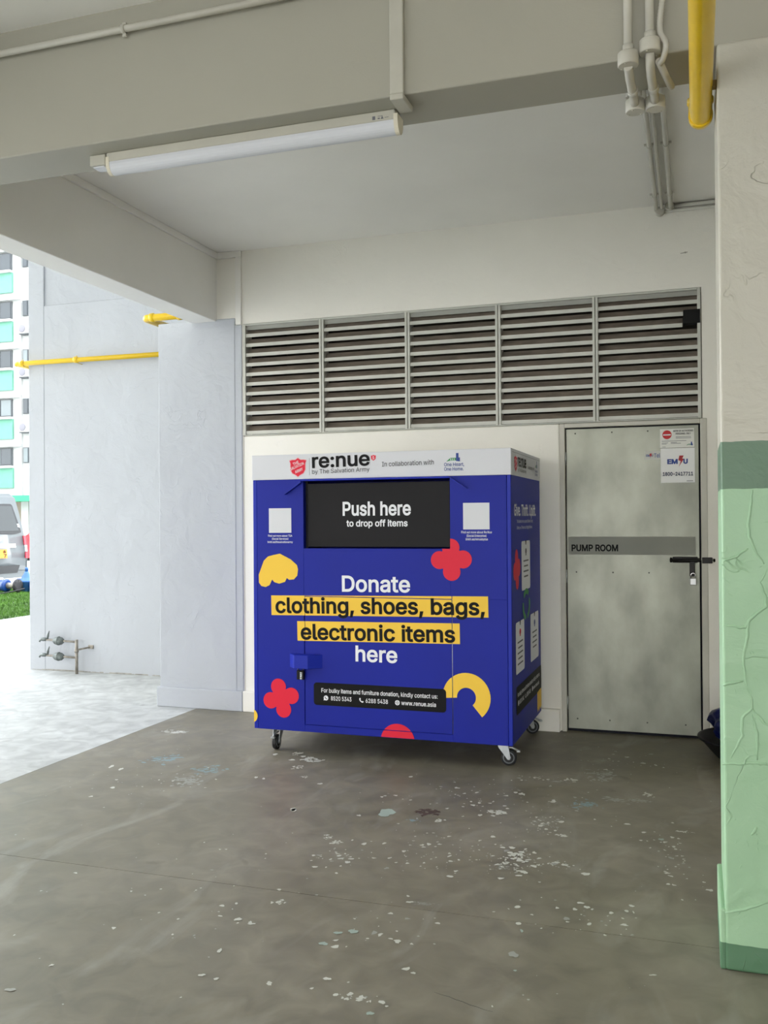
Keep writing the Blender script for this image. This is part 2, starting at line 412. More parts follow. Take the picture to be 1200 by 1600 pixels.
bm = nb()
box(bm, -3.62, -3.365, WY, WY + .15, 0, 3.70)
box(bm, -3.365, .045, WY, WY + .15, 3.035, 3.70)
box(bm, -3.365, -.905, WY, WY + .15, 0, 2.155, bev=.008)
box(bm, .072, 5.0, WY, WY + .15, 0, 2.155)
box(bm, .045, 5.0, WY, WY + .15, 2.155, 3.70)
struct('wall_back', bm, m_wall)
bm = nb(); box(bm, -4.12, -3.43, WY - .014, WY + .25, 0, 3.085, bev=.006, seg=2); box(bm, -3.44, -3.372, WY - .010, WY + .02, 0, 3.028, bev=.004)
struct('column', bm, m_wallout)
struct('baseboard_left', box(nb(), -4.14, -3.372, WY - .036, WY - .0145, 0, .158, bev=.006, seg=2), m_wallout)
bm = nb(); box(bm, -3.371, -.915, WY - .034, WY - .0005, 0, .158, bev=.006, seg=2); box(bm, .078, 5, WY - .03, WY, 0, .158, bev=.006)
struct('baseboard_back', bm, m_wall)
struct('ceiling', bx(-3.6, 5.0, -12.0, WY + .1, 3.612, 3.75), m_ceil)
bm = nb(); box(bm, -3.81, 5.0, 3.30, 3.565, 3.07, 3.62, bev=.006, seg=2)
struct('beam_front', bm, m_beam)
bm = nb(); box(bm, -3.81, -3.595, -12.0, 3.302, 3.07, 3.75, bev=.006, seg=2); box(bm, -3.81, -3.595, 3.562, WY + .02, 3.07, 3.75, bev=.006, seg=2)
struct('beam_side', bm, m_ceil)
# flats above and the pump room's closed shell
struct('upper_wall', bx(-3.80, 5.2, -12.0, 7.9, 3.75, 9.5), m_wallout)
# unseen overhang added above the apron to cut its sky light
struct('added_overhang', bx(-9.2, -3.80, -12.0, 12.0, 5.6, 9.5), m_ceil)
bm = nb(); box(bm, -3.80, -3.62, WY + .15, 7.85, 3.05, 3.75); box(bm, -3.62, -3.44, WY + .15, 7.85, 0, 3.75); box(bm, -3.5, 5.0, 7.6, 7.8, 0, 3.75)
struct('wall_pump_room', bm, mat('unpainted_dark_wall', '5A554C', .9))
struct('wall_right', bx(5.0, 5.2, -12.0, 7.9, -.1, 3.75), m_wall)  # added unseen wall, closed so light comes mainly from the left
# stair block beyond the column: lower zone flush, upper panel set back a little
bm = nb(); box(bm, -6.41, -6.22, 7.83, 12, -.1, 9.5, bev=.006); box(bm, -6.22, -3.4, 7.83, 12, -.1, 3.67, bev=.006); box(bm, -6.23, -3.4, 7.848, 12, 3.66, 9.5)
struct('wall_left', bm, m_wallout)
bm = nb()
for i in range(90):
    x = -6.38 + random.random() * 2.2; wd = random.uniform(.03, .14); h = random.uniform(.004, .02)
    yy = random.uniform(7.8255, 7.8290); box(bm, x, min(x + wd, -4.2), yy, 7.831 + yy - 7.826, random.uniform(.0002, .002), h * .7)
obj('dirt_line', bm, mat('grime', 'A5A39C', .9, var=.3, vscale=20), bpy.data.objects['wall_left'], kind='stuff')

# unseen slab block added behind the viewer's left to hold back sky light
nbm = mat('sky_blocker_paint', 'B9B4A8', .8, var=.04)
bm = nb(); box(bm, -75, -9, -26, -14, 0, 34)
for k in range(11):
    box(bm, -75, -9, -14, -13.8, 2.6 + 2.8 * k, 3.4 + 2.8 * k)
struct('added_sky_blocker', bm, nbm)
# pillar in front, right
bm = nb(); box(bm, .078, 1.0, 3.288, 3.74, 0, 3.07, bev=.010, seg=3)
pil = struct('pillar', bm, m_pillar)
bm = nb(); box(bm, .062, .082, 3.292, 3.72, 0, .20, bev=.006, seg=2)
obj('plinth', bm, m_pillar, pil)
SPOTS = [(-1.655, 4.097, 0.0272, 0.031, 0), (-1.589, 4.036, 0.0267, 0.0342, 0), (-1.465, 4.057, 0.0148, 0.0211, 0), (-1.572, 3.726, 0.0138, 0.0148, 0), (-1.988, 4.43, 0.0199, 0.032, 0), (-1.565, 3.348, 0.0277, 0.0247, 0), (-1.643, 3.152, 0.0168, 0.0198, 0), (-1.577, 3.132, 0.0166, 0.0111, 0), (-1.586, 2.904, 0.0089, 0.022, 0), (-1.558, 2.731, 0.0148, 0.011, 0), (-1.5, 2.723, 0.0105, 0.0108, 0), (-1.327, 2.756, 0.0052, 0.0084, 0), (-1.178, 2.76, 0.0082, 0.0081, 0), (-1.155, 2.833, 0.0167, 0.0127, 0), (-1.262, 3.063, 0.0203, 0.0174, 1), (-1.244, 3.159, 0.0186, 0.0157, 1), (-1.195, 3.186, 0.0233, 0.021, 1), (-0.951, 2.675, 0.0136, 0.0146, 1), (-2.095, 2.46, 0.0206, 0.0154, 3), (-0.973, 4.688, 0.0389, 0.0674, 0), (-1.215, 4.477, 0.0253, 0.0293, 0), (-1.047, 4.622, 0.0145, 0.0203, 0), (-1.299, 4.588, 0.0683, 0.0672, 2), (-1.357, 4.591, 0.0229, 0.0313, 2), (-1.51, 4.522, 0.0489, 0.0931, 1), (-0.685, 5.395, 0.0363, 0.033, 0), (-0.765, 5.343, 0.047, 0.0261, 3), (-0.541, 5.536, 0.0848, 0.1374, 3), (-0.561, 4.959, 0.0764, 0.0777, 4), (-1.348, 4.436, 0.0285, 0.0293, 4), (-0.73, 4.977, 0.0135, 0.017, 0), (-1.031, 3.965, 0.0112, 0.0152, 0), (-0.775, 4.118, 0.0425, 0.0554, 0), (-0.803, 3.966, 0.0301, 0.0296, 3), (-0.745, 4.063, 0.0167, 0.023, 0), (-0.588, 4.088, 0.0138, 0.0153, 0), (-0.807, 4.209, 0.0174, 0.0207, 0), (-0.7, 4.175, 0.0114, 0.0161, 0), (-0.613, 4.439, 0.039, 0.0225, 0), (-0.454, 3.992, 0.0201, 0.0251, 0), (-0.412, 3.654, 0.0135, 0.018, 0), (-0.25, 3.718, 0.0123, 0.0153, 0), (-0.239, 3.66, 0.0036, 0.0148, 0), (-0.319, 3.629, 0.0109, 0.0147, 0), (-0.122, 3.982, 0.0091, 0.0138, 0), (0.016, 4.046, 0.0078, 0.0106, 0), (-0.473, 3.527, 0.0167, 0.017, 3), (-0.898, 2.955, 0.0095, 0.0108, 0), (-0.582, 3.073, 0.0063, 0.0088, 1), (-0.607, 2.827, 0.0039, 0.0075, 0), (-0.916, 2.729, 0.0059, 0.0075, 0), (-0.614, 3.375, 0.0069, 0.0159, 1), (-0.148, 3.179, 0.0146, 0.0066, 0), (-0.071, 4.664, 0.0362, 0.0142, 0), (-0.168, 4.523, 0.0148, 0.0224, 1), (-0.609, 3.184, 0.0219, 0.0284, 3), (-0.262, 5.228, 0.0343, 0.0361, 0), (-0.296, 5.111, 0.0571, 0.0288, 3), (-0.409, 5.087, 0.1011, 0.0461, 3), (-0.911, 5.041, 0.0207, 0.0236, 0), (-0.25, 4.599, 0.0151, 0.014, 0), (-0.333, 4.699, 0.0217, 0.0147, 0), (-3.497, 5.8, 0.0821, 0.0408, 0), (-3.392, 4.873, 0.0157, 0.0462, 0), (-3.302, 4.839, 0.0156, 0.0376, 0), (-3.118, 4.49, 0.0163, 0.0261, 0), (-3.175, 5.128, 0.1011, 0.129, 4), (-2.771, 4.986, 0.0964, 0.1019, 4), (-2.787, 4.738, 0.0851, 0.1346, 3), (-2.294, 5.191, 0.0271, 0.0438, 0), (-2.385, 4.903, 0.0093, 0.0268, 0), (-2.439, 4.914, 0.0112, 0.0271, 0), (-1.98, 4.421, 0.0198, 0.0319, 0), (-2.559, 5.43, 0.0205, 0.0326, 0), (-2.435, 5.502, 0.037, 0.041, 0), (-2.283, 5.382, 0.076, 0.0621, 0), (-2.181, 5.007, 0.0224, 0.027, 0), (-2.033, 4.902, 0.0181, 0.0192, 0), (-1.02, 3.5, 0.0373, 0.0151, 3), (-1.075, 3.496, 0.0175, 0.0122, 0)]
CLUSTERS = [(-0.73, 4.03, 0.083, 0.116, 90), (-0.72, 4.61, 0.063, 0.11, 60), (-1.07, 4.88, 0.423, 0.268, 110), (-0.91, 5.37, 0.11, 0.04, 25), (-0.58, 4.06, 0.082, 0.019, 20), (-1.07, 4.08, 0.316, 0.258, 120), (-1.51, 3.86, 0.085, 0.1, 40), (-0.11, 4.3, 0.112, 0.302, 60), (-1.02, 2.75, 0.06, 0.016, 30), (-0.41, 5.9, 0.175, 0.159, 40), (-2.94, 4.69, 0.222, 0.285, 40), (-1.92, 3.29, 0.384, 0.432, 50), (-1.1, 3.25, 0.141, 0.168, 25), (-0.44, 3.57, 0.18, 0.119, 35)]
RIDGES = [[(0.175, 1.584), (0.171, 1.545), (0.162, 1.473), (0.164, 1.433), (0.182, 1.384), (0.209, 1.342)], [(0.221, 1.329), (0.196, 1.283), (0.211, 1.237), (0.214, 1.205), (0.162, 1.158), (0.155, 1.111), (0.143, 1.032), (0.151, 0.947), (0.168, 0.889)], [(0.083, 1.351), (0.127, 1.368), (0.161, 1.393)], [(0.079, 0.94), (0.141, 0.957)], [(0.081, 1.14), (0.131, 1.134), (0.149, 1.134), (0.162, 1.161)], [(0.162, 0.924), (0.169, 0.87), (0.137, 0.837), (0.137, 0.779), (0.101, 0.701)], [(0.074, 0.679), (0.183, 0.691), (0.214, 0.686)], [(0.169, 0.867), (0.201, 0.824), (0.216, 0.815)], [(0.166, 0.849), (0.183, 0.789), (0.182, 0.701)], [(0.076, 0.188), (0.141, 0.21), (0.21, 0.239)], [(0.18, 0.483), (0.162, 0.454)]]
bm = nb()
for L in RIDGES:
    pts = []
    for i in range(len(L) - 1):
        for t in (0, .25, .5, .75):
            pts.append((L[i][0] + (L[i + 1][0] - L[i][0]) * t + random.uniform(-.002, .002), 3.2895, L[i][1] + (L[i + 1][1] - L[i][1]) * t + random.uniform(-.002, .002)))
    pts.append((L[-1][0], 3.2895, L[-1][1])); n = len(pts)
    tube(bm, pts, [.0008 + .0048 * math.sin(PI * min(1, max(0, (i + .5) / n))) ** .5 for i in range(n)], 8)
for i in range(170):   # short trowel marks
    x = random.uniform(.09, .9); z = random.uniform(.12, 1.56); a = random.gauss(1.2, .5); ln = random.uniform(.01, .05)
    tube(bm, [(x, 3.2892, z), (x + .5 * ln * math.cos(a), 3.2888, z + .5 * ln * math.sin(a)), (x + ln * math.cos(a + .3), 3.2892, z + ln * math.sin(a + .3))], [.0004, .0020, .0004], 6)
obj('plaster_ridges', bm, m_pillar, pil, kind='stuff')

# paint spilled on the floor, real thin films
def blob(bm, x, y, a, b, rot, z=.0006, n=14, rough=.3):
    ph = [random.uniform(0, 2 * PI) for _ in range(3)]; vs = []
    for k in range(n):
        t = 2 * PI * k / n; q = 1 + rough * (.5 * math.sin(2 * t + ph[0]) + .4 * math.sin(3 * t + ph[1]) + .4 * math.sin(5 * t + ph[2]))
        px, py = a * q * math.cos(t), b * q * math.sin(t)
        vs.append(bm.verts.new((x + px * math.cos(rot) - py * math.sin(rot), y + px * math.sin(rot) + py * math.cos(rot), z)))
    bm.faces.new(vs)
cols = {0: mat('dried_white_paint', 'CFCFC6', .6), 1: mat('dried_grey_green_paint', 'A5B4AC', .6), 2: mat('brown_stain', '54433C', .7), 3: mat('thin_pale_smear', 'A3A39C', .6), 4: mat('thin_blue_smear', '8A9FA3', .6)}
films = {k: nb() for k in cols}
for i, (x, y, a, b, k) in enumerate(SPOTS):
    rot = math.radians(18)
    if k in (0, 1) or a < .03:
        if a > .022 and k != 1:      # broken flakes
            for _ in range(int(10 + a * 260)):
                s = random.uniform(.08, .34); blob(films[k], x + random.gauss(0, a * .5), y + random.gauss(0, b * .45), a * s, b * s * .8, random.uniform(0, 3), z=.0006 + random.random() * .0006, n=9, rough=.5)
        else: blob(films[k], x, y, a * .8, b * .7, rot, z=.0016)
    elif k == 2:
        for _ in range(40): blob(films[k], x + random.gauss(0, a * .42), y + random.gauss(0, b * .4), a * random.uniform(.06, .3), b * random.uniform(.05, .25), random.uniform(0, 3), z=.0005 + random.random() * .0005, n=9, rough=.6)
    else:
        for _ in range(60): blob(films[k], x + random.gauss(0, a * .5), y + random.gauss(0, b * .45), a * random.uniform(.04, .20), b * random.uniform(.03, .12), random.uniform(-.3, .6), z=.0004 + random.random() * .0004, n=8, rough=.6)
for x, y, sx, sy, n in CLUSTERS:
    for _ in range(n):
        r = random.choice((.003, .004, .005, .006, .009, .013)) * random.uniform(.6, 1.2)
        px, py = x + random.gauss(0, sx * .7), y + random.gauss(0, sy * .7)
        if -3.7 < px and py < WY - .1: blob(films[0 if random.random() < .85 else 3], px, py, r, r * random.uniform(.5, 1.1), random.uniform(0, 3), z=.0004 + random.random() * .0012, n=8, rough=.4)
for k, b_ in films.items():
    obj('paint_splatter', b_, cols[k], fl, kind='stuff')
bm = nb()    # dark fine cracks by the lower joint
tube(bm, [(-.80 + .025 * i, 2.86 - .008 * i + random.uniform(-.004, .004), 0) for i in range(9)], [.0002 + .0005 * math.sin(PI * (i + .5) / 9) for i in range(9)], 6)
obj('hairline_crack', bm, m_navy, fl)

# ------------------------------------------------------------------ louvred window
win = thing('window_1', 'wide louvred ventilation window of aluminium in five bays above the steel door', None, (-1.66, WY, 2.157), kind='structure')
bm = nb(); X0, X1, Z0, Z1 = -3.365, .040, 2.157, 3.033; FY0, FY1 = WY - .004, WY + .10
box(bm, X0, X0 + .022, FY0, FY1, Z0, Z1, bev=.002); box(bm, X1 - .022, X1, FY0, FY1, Z0, Z1, bev=.002)
box(bm, X0 + .022, X1 - .022, FY0, FY1, Z1 - .014, Z1, bev=.002); box(bm, X0 + .022, X1 - .022, FY0, FY1, Z0, Z0 + .006)
obj('window_frame', bm, m_alu, win)
MX = [-2.700, -2.015, -1.336, -.653]
for x in MX:
    bm = nb(); box(bm, x - .019, x - .0015, FY0 - .003, FY1, Z0 + .004, Z1 - .006, bev=.002); box(bm, x + .0015, x + .019, FY0, FY1, Z0 + .004, Z1 - .006, bev=.002)
    obj('mullion', bm, m_alu, win)
edges = [X0 + .022] + [v for x in MX for v in (x - .019, x + .019)] + [X1 - .022]
PIT = .0762
for b_i in range(5):
    xa, xb = edges[2 * b_i], edges[2 * b_i + 1]; me = None
    for k in range(11):
        z = Z0 + .010 + k * PIT
        if me is None or (b_i == 4 and k == 8):
            bm = nb(); xe = xb if not (b_i == 4 and k == 8) else xb - .095
            box(bm, xa, xe, WY + .006, WY + .009, 0, .0265, mi=0)
            t = nb(); v = [t.verts.new(p) for p in ((xa, WY + .009, .002), (xe, WY + .009, .002), (xe, WY + .066, .068), (xa, WY + .066, .068), (xa, WY + .009, .005), (xe, WY + .009, .005), (xe, WY + .066, .071), (xa, WY + .066, .071))]
            for q in ((0, 3, 2, 1), (4, 5, 6, 7), (0, 1, 5, 4), (2, 3, 7, 6), (1, 2, 6, 5), (0, 4, 7, 3)): t.faces.new([v[i] for i in q]).material_index = 1
            merge(bm, t)
            bmesh.ops.translate(bm, verts=bm.verts, vec=(0, 0, z))
            o = obj('louvre_blade', bm, [m_alu, m_dust], win)
            if not (b_i == 4 and k == 8): me = o.data; z0 = z
        else:
            o = bpy.data.objects.new('louvre_blade', me); C.objects.link(o); o.parent = win; o.location = (0, 0, z - z0)
    # ledge behind the head of each bay
bm = nb()
for b_i in range(5): box(bm, edges[2 * b_i], edges[2 * b_i + 1], WY + .02, WY + .03, Z1 - .045, Z1 - .014)
obj('head_rail', bm, mat('shaded_aluminium', 'A3A39B', .5, .2), win)
o = obj('vent_cover', bx(-.072, .036, WY - .012, WY + .055, 2.795, 2.888, bev=.003), mat('matte_black_plastic', '060606', .9), loc=(-.018, WY, 2.795))
tag(o, 'small black box fixed into the right end of the louvres above the door', 'cover')

# ------------------------------------------------------------------ steel door
door = thing('door_1', 'grey steel pump room door with signs and a sliding bolt', None, (-.42, WY + .03, 0), kind='structure')
bm = nb(); DY = WY + .034
box(bm, -.905, -.870, WY + .004, WY + .12, 0, 2.155, bev=.003); box(bm, .030, .072, WY - .006, WY + .12, 0, 2.155, bev=.003); box(bm, -.870, .030, WY + .002, WY + .12, 2.124, 2.155, bev=.003)
obj('door_frame', bm, m_frame, door)
obj('door_gap', bx(-.870, .030, DY + .02, DY + .03, .0, 2.124), m_navy, door)
obj('door_leaf', bx(-.863, .019, DY, DY + .018, .020, 2.116, bev=.0015), m_steel, door)
obj('name_strip', bx(-.855, -.006, DY - .0015, DY, 1.237, 1.362), m_tape, door, label='darker grey strip across the door')
FD = frameM((0, DY, 0), (1, 0, 0), (0, 0, 1))
lettering(FD, 'PUMP ROOM', -.832, 1.263, .318, .042, m_blackprint, door, bold=.05, off=.003, label='black lettering')
for z in (1.91, 1.085, .20):
    bm = nb(); tube(bm, [(-.8665, WY + .018, z - .045), (-.8665, WY + .018, z + .045)], .0065, 10)
    for k in range(4): lathe(bm, [(.0078, -.001), (.0078, .001)], (-.8665, WY + .018, z - .03 + .02 * k), 'Z', 10)
    obj('hinge', bm, m_zinc, door)
m_bolt0 = mat('dark_rivet', '3A3833', .7)
bm = nb()
for x, z in ((-.80, 2.085), (-.55, 2.085), (-.31, 2.085), (-.80, 1.115), (-.55, 1.115), (-.31, 1.115), (-.8, .09), (-.58, .09), (-.33, .09), (-.08, .09)):
    lathe(bm, [(.0055, -.0015), (.004, -.003)], (x, DY, z), 'Y', 8)
obj('rivets', bm, m_bolt0, door, kind='stuff')
m_bolt = mat('black_painted_iron', '15120F', .45, .3, var=.4, vscale=40, bump=.4, bscale=60, dist=.003)
bm = nb(); tube(bm, [(-.172, DY - .022, 1.204), (.118, DY - .022, 1.204)], .0125, 12)
box(bm, -.155, .006, DY - .020, DY, 1.186, 1.226, bev=.003); box(bm, .034, .100, WY - .024, WY - .005, 1.184, 1.224, bev=.003)
for x in (-.165, .112): lathe(bm, [(.010, -.008), (.017, -.004), (.017, .004), (.010, .008)], (x, DY - .022, 1.204), 'X', 12)
bolt = obj('sliding_bolt', bm, m_bolt, door, label='black sliding bolt')
obj('hasp', bx(-.046, -.012, DY - .030, DY - .020, 1.095, 1.198, bev=.003), m_bolt, bolt)

def padlock(name, label, x, y, ztop, wd, hb, th, body, sh, dials=False, hs=.03):
    t = thing(name, label, 'padlock', (x, y, ztop - hs - hb))
    bm = nb(); box(bm, x - wd / 2, x + wd / 2, y - th / 2, y + th / 2, ztop - hs - hb, ztop - hs, bev=.003, seg=2); obj('padlock_body', bm, body, t)
    q = wd / 2 - .006; bm = nb(); pts = [(x - q, y, ztop - hs - .003)] + [(x - q * math.cos(a), y, ztop - q + q * math.sin(a)) for a in [PI * i / 10 for i in range(11)]] + [(x + q, y, ztop - hs - .003)]
    tube(bm, pts, .0035, 8); obj('shackle', bm, sh, t)
    if dials:
        for k in range(4):
            bm = nb(); lathe(bm, [(.005, -.008), (.007, -.006), (.007, .006), (.005, .008)], (x + .009, y - th / 2 + .0015, ztop - hs - .015 - k * .012), 'X', 12)
            obj('number_dial', bm, m_zinc, t)
    return t
padlock('padlock', 'small silver padlock hanging from the black bolt on the steel door', -.024, DY - .037, 1.118, .040, .046, .014, mat('brushed_padlock_steel', 'A6A6A4', .3, .9), m_chrome, hs=.034)

# signs on the door
F = FD
def sign(name, label, x0, z0, x1, z1, y, col='E4E4DC'):
    o = thing(name, label, 'sign', ((x0 + x1) / 2, y, z0))
    obj('sign_plate', bx(x0, x1, y - .002, y, z0, z1), mat(name + '_white', col, .4), o); return o
s1 = sign('notice_sign', 'white entry notice with a red no entry disc at the door top right', -.230, 1.966, -.008, 2.094, DY)
Fs = frameM((0, DY - .002, 0), (1, 0, 0), (0, 0, 1))
decal(Fs, [circ(-.184, 2.055, .030)], mat('sign_red', 'C8141C', .5), s1, label='red disc')
decal(Fs, [rect(-.209, 2.050, -.159, 2.058)], m_white, s1, off=.0014, label='white bar')
lettering(Fs, 'ENTRY BY AUTHORISED', -.143, 2.073, .128, .011, m_blackprint, s1, bold=.03)
lettering(Fs, 'PERSONNEL ONLY', -.128, 2.054, .098, .011, m_blackprint, s1, bold=.03)
bars = [(-.127, 2.037, .098), (-.127, 2.028, .099), (-.219, 2.010, .160), (-.219, 1.998, .042), (-.219, 1.990, .032), (-.160, 2.000, .040), (-.160, 1.993, .065), (-.215, 1.970, .022)]
decal(Fs, [rect(x, z, x + w_, z + .003) for x, z, w_ in bars], m_greyp, s1, name='small_print', label='lines of small print')
def town_logo(F, x, z, s, par):
    decal(F, [[(x, z), (x + .5 * s, z + .42 * s), (x + 1.15 * s, z + .42 * s), (x + 1.15 * s, z + .12 * s), (x + .45 * s, z + .12 * s)]], m_green, par, label='green roof emblem')
    decal(F, [[(x + 1.15 * s, z + .05 * s), (x + 1.6 * s, z), (x + 1.6 * s, z + .45 * s), (x + 1.45 * s, z + .45 * s), (x + 1.45 * s, z + .95 * s), (x + 1.15 * s, z + .95 * s)]], m_bluep, par, off=.001, label='blue tower emblem')
    decal(F, [rect(x + (.5 + .2 * i) * s, z + .17 * s, x + (.57 + .2 * i) * s, z + .36 * s) for i in range(3)], m_white, par, off=.0014, label='white windows of the emblem')
town_logo(Fs, -.060, 1.978, .026, s1)
s3 = sign('contact_sticker', 'small clear sticker reading Tel beside the white phone number sign', -.334, 1.888, -.2275, 1.947, DY, 'C9C9C0')
lettering(Fs, 'EM', -.322, 1.910, .026, .013, m_bluep, s3, bold=.05); lettering(Fs, 'U', -.286, 1.910, .010, .013, m_bluep, s3, bold=.05)
lettering(Fs, 'Tel', -.270, 1.902, .040, .028, m_bluep, s3, bold=.02)
def flash(F, x, z, s, par):
    decal(F, [[(x + p * s, z + q * s) for p, q in ((.0, .45), (.12, 1.0), (.62, 1.0), (.45, .62), (.66, .62), (.05, -.35), (.28, .32))]], mat('flash_red', 'A8141E', .5), par, off=.0018, label='red lightning flash')
flash(Fs, -.300, 1.905, .026, s3)
s2 = sign('phone_number_sign', 'square white sign with a red lightning flash and phone number on the door', -.227, 1.728, -.006, 1.962, DY - .001, 'EDEDEB')
Fs2 = frameM((0, DY - .003, 0), (1, 0, 0), (0, 0, 1))
lettering(Fs2, 'EM', -.184, 1.857, .068, .029, m_bluep, s2, bold=.08); lettering(Fs2, 'U', -.080, 1.857, .029, .029, m_bluep, s2, bold=.08)
flash(Fs2, -.112, 1.855, .056, s2)
lettering(Fs2, '1800-2417711', -.214, 1.776, .196, .023, mat('navy_print', '1B2A4E', .5), s2, bold=.05)
decal(Fs2, [rect(-.060, 1.737, -.018, 1.741)], m_greyp, s2, name='small_print', label='line of small print')

# ------------------------------------------------------------------ donation bin
S = .972; BX, BY, BZ, BW, BD, BH = -2.730, 5.480, .147, 1.690, 1.065, 1.763
bin_ = thing('donation_bin', 'large blue clothing donation bin on castors with a black push flap', 'donation bin', (BX + BW / 2, BY + BD / 2, 0))
FT = .008
def U(u): return BX + u * S
def V(v): return BZ + v * S
cu0, cu1, cv0, cv1 = .366, 1.356, 1.200, 1.640       # chute opening
du0, du1, dv0, dv1 = .373, 1.362, .049, .886          # access door
hz = 1.652
# carcass built of sheets so that the chute is a real opening
bm = nb(); y0 = BY + FT
box(bm, BX, BX + BW, y0, BY + BD, BZ, V(cv0) - .01, bev=.002)
box(bm, BX, U(cu0), y0, BY + BD, V(cv0) - .01, BZ + BH); box(bm, U(cu1), BX + BW, y0, BY + BD, V(cv0) - .01, BZ + BH)
box(bm, U(cu0), U(cu1), BY + .30, BY + BD, V(cv0) - .01, BZ + BH); box(bm, U(cu0), U(cu1), y0, BY + BD, V(cv1), BZ + BH)
obj('carcass', bm, m_blue, bin_)
g = .0035
bm = nb()
def plate(u0, u1, v0, v1): box(bm, U(u0), U(u1), BY, BY + FT - .0005, V(v0), V(v1), bev=.0012)
plate(.030, cu0, .0, hz); plate(cu1, 1.712, dv1 + .004, hz); plate(du1 + g, 1.712, 0, dv1 + .004)
plate(cu0, cu1, dv1 + .004, cv0); plate(cu0, cu1, cv1, hz); plate(cu0, du1 + g, 0, dv0 - g)
# close the sliver between the left plate and the door
obj('front_panel', bm, m_blue, bin_)
for a, b_ in ((.001, .0285), (1.7135, 1.738)):
    obj('corner_strip', bx(U(a), U(b_), BY + .001, BY + FT - .0005, BZ, V(hz), bev=.002), m_blueedge, bin_)
ad = obj('access_door', bx(U(du0), U(du1), BY - .001, BY + FT - .001, V(dv0), V(dv1), bev=.0015), m_blue, bin_)
bm = nb(); tube(bm, [(U(du1) + .002, BY + .002, V(dv0)), (U(du1) + .002, BY + .002, V(dv1))], .0022, 6)
obj('door_edge', bm, m_zinc, bin_)
obj('header_band', bx(BX - .003, BX + BW + .003, BY - .003, BY + BD + .001, V(hz) + .001, BZ + BH + .003, bev=.002), m_hdr, bin_, label='pale grey header band')
# push flap and its reveal
bm = nb(); box(bm, U(.386), U(1.352), BY + .020, BY + .032, V(1.208), V(1.624), bev=.003)
flap = obj('push_flap', bm, m_black, bin_, label='black push flap')
bm = nb(); box(bm, U(cu0) + .001, U(.384), BY + .035, BY + .045, V(cv0), V(cv1)); obj('flap_reveal', bm, m_navy, bin_)
obj('flap_hood', bx(U(cu0) - .005, U(cu1) + .004, BY - .022, BY, V(1.640), V(1.652), bev=.002), m_blueedge, bin_)
for (a, b_, c_) in (((.356, 1.642), (.360, 1.630), (.243, 1.553)), ((1.360, 1.648), (1.366, 1.633), (1.474, 1.572))):
    t = nb(); prism(t, [a, b_, c_], Matrix(), .030); bmesh.ops.scale(t, vec=(S, S, 1), verts=t.verts)
    t.transform(frameM((BX, BY + .001, BZ), (1, 0, 0), (0, 0, 1))); obj('hood_bracket', t, m_blueedge, bin_)
# lock housing
bm = nb(); pr = .060
t = [(U(.262), BY), (U(.318), BY - pr), (U(.415), BY - pr), (U(.495), BY)]
v0 = [bm.verts.new((x, y, V(.420))) for x, y in t]; v1 = [bm.verts.new((x, y, V(.508))) for x, y in t]
bm.faces.new(v0); bm.faces.new(v1[::-1])
for i in range(4): bm.faces.new((v0[i], v0[(i + 1) % 4], v1[(i + 1) % 4], v1[i]))
bmesh.ops.bevel(bm, geom=list(bm.edges), offset=.002, segments=1, affect='EDGES')
obj('lock_housing', bm, m_blueedge, bin_)
padlock('padlock', 'black combination padlock hanging under the blue lock housing of the bin', U(.352), BY - .030, V(.438), .048, .058, .02, m_black, m_chrome, True, hs=.032)

Ff = frameM((BX, BY - .0015, BZ), (1, 0, 0), (0, 0, 1)) @ Matrix.Diagonal((S, S, 1, 1))
def splitdoor(p, vert=True, horiz=False):
    """cut a shape along the access door's open joints"""
    out = []
    gl = (du0 - .002, du0 + .0015); gr_ = (du1 + .0, du1 + .005)
    out.append(clip(p, 1, 0, gl[0])); mid = clip(clip(p, -1, 0, -gl[1]), 1, 0, gr_[0]); out.append(mid); out.append(clip(p, -1, 0, -gr_[1]))
    return [q for q in out if len(q) > 2]
tilt = math.radians(.85)
def tl(p, cx=.86, cy=.75):
    return [(cx + (x - cx) * math.cos(tilt) - (y - cy) * math.sin(tilt), cy + (x - cx) * math.sin(tilt) + (y - cy) * math.cos(tilt)) for x, y in p]
def yb(x0, x1, y0, y1):
    ps = splitdoor(tl(rect(x0, y0, x1, y1)), True); res = []
    for p in ps:
        res += [clip(p, 0, 1, dv1 - .002), clip(p, 0, -1, -(dv1 + .003))] if min(x for x, y in p) > du0 - .01 and max(x for x, y in p) < du1 + .01 else [p]
    decal(Ff, [p for p in res if len(p) > 2], m_yel, bin_, name='highlight_bar', label='yellow highlight bar')
yb(.133, 1.595, .768, .898); yb(.317, 1.412, .602, .730)
def ft(s, u0, u1, v, cap, m=m_white, bold=.030, rot=0, par=bin_, lab=None, off=.0016):
    return lettering(Ff, s, u0, v, u1 - u0, cap, m, par, bold=bold, rot=rot, off=off, label=lab)
ft('Donate', .634, 1.094, .924, .098, rot=tilt * .4, lab='white lettering')
ft('clothing, shoes, bags,', .163, 1.574, .775, .096, m_blackprint, .036, tilt, lab='black lettering on yellow', off=.0022)
ft('electronic items', .343, 1.384, .606, .096, m_blackprint, .036, tilt, lab='black lettering on yellow', off=.0022)
ft('here', .724, 1.006, .478, .096, lab='white lettering')
Fp = frameM((BX, BY + .020, BZ), (1, 0, 0), (0, 0, 1)) @ Matrix.Diagonal((S, S, 1, 1))
lettering(Fp, 'Push here', .634, 1.414, .462, .084, m_white, flap, bold=.036, label='white lettering')
lettering(Fp, 'to drop off items', .660, 1.342, .414, .040, m_white, flap, bold=.034, label='white lettering')
decal(Ff, [rrect(.432, .180, 1.323, .327, .022)], m_blackprint, bin_, off=.0010, name='contact_panel', label='black contact panel')
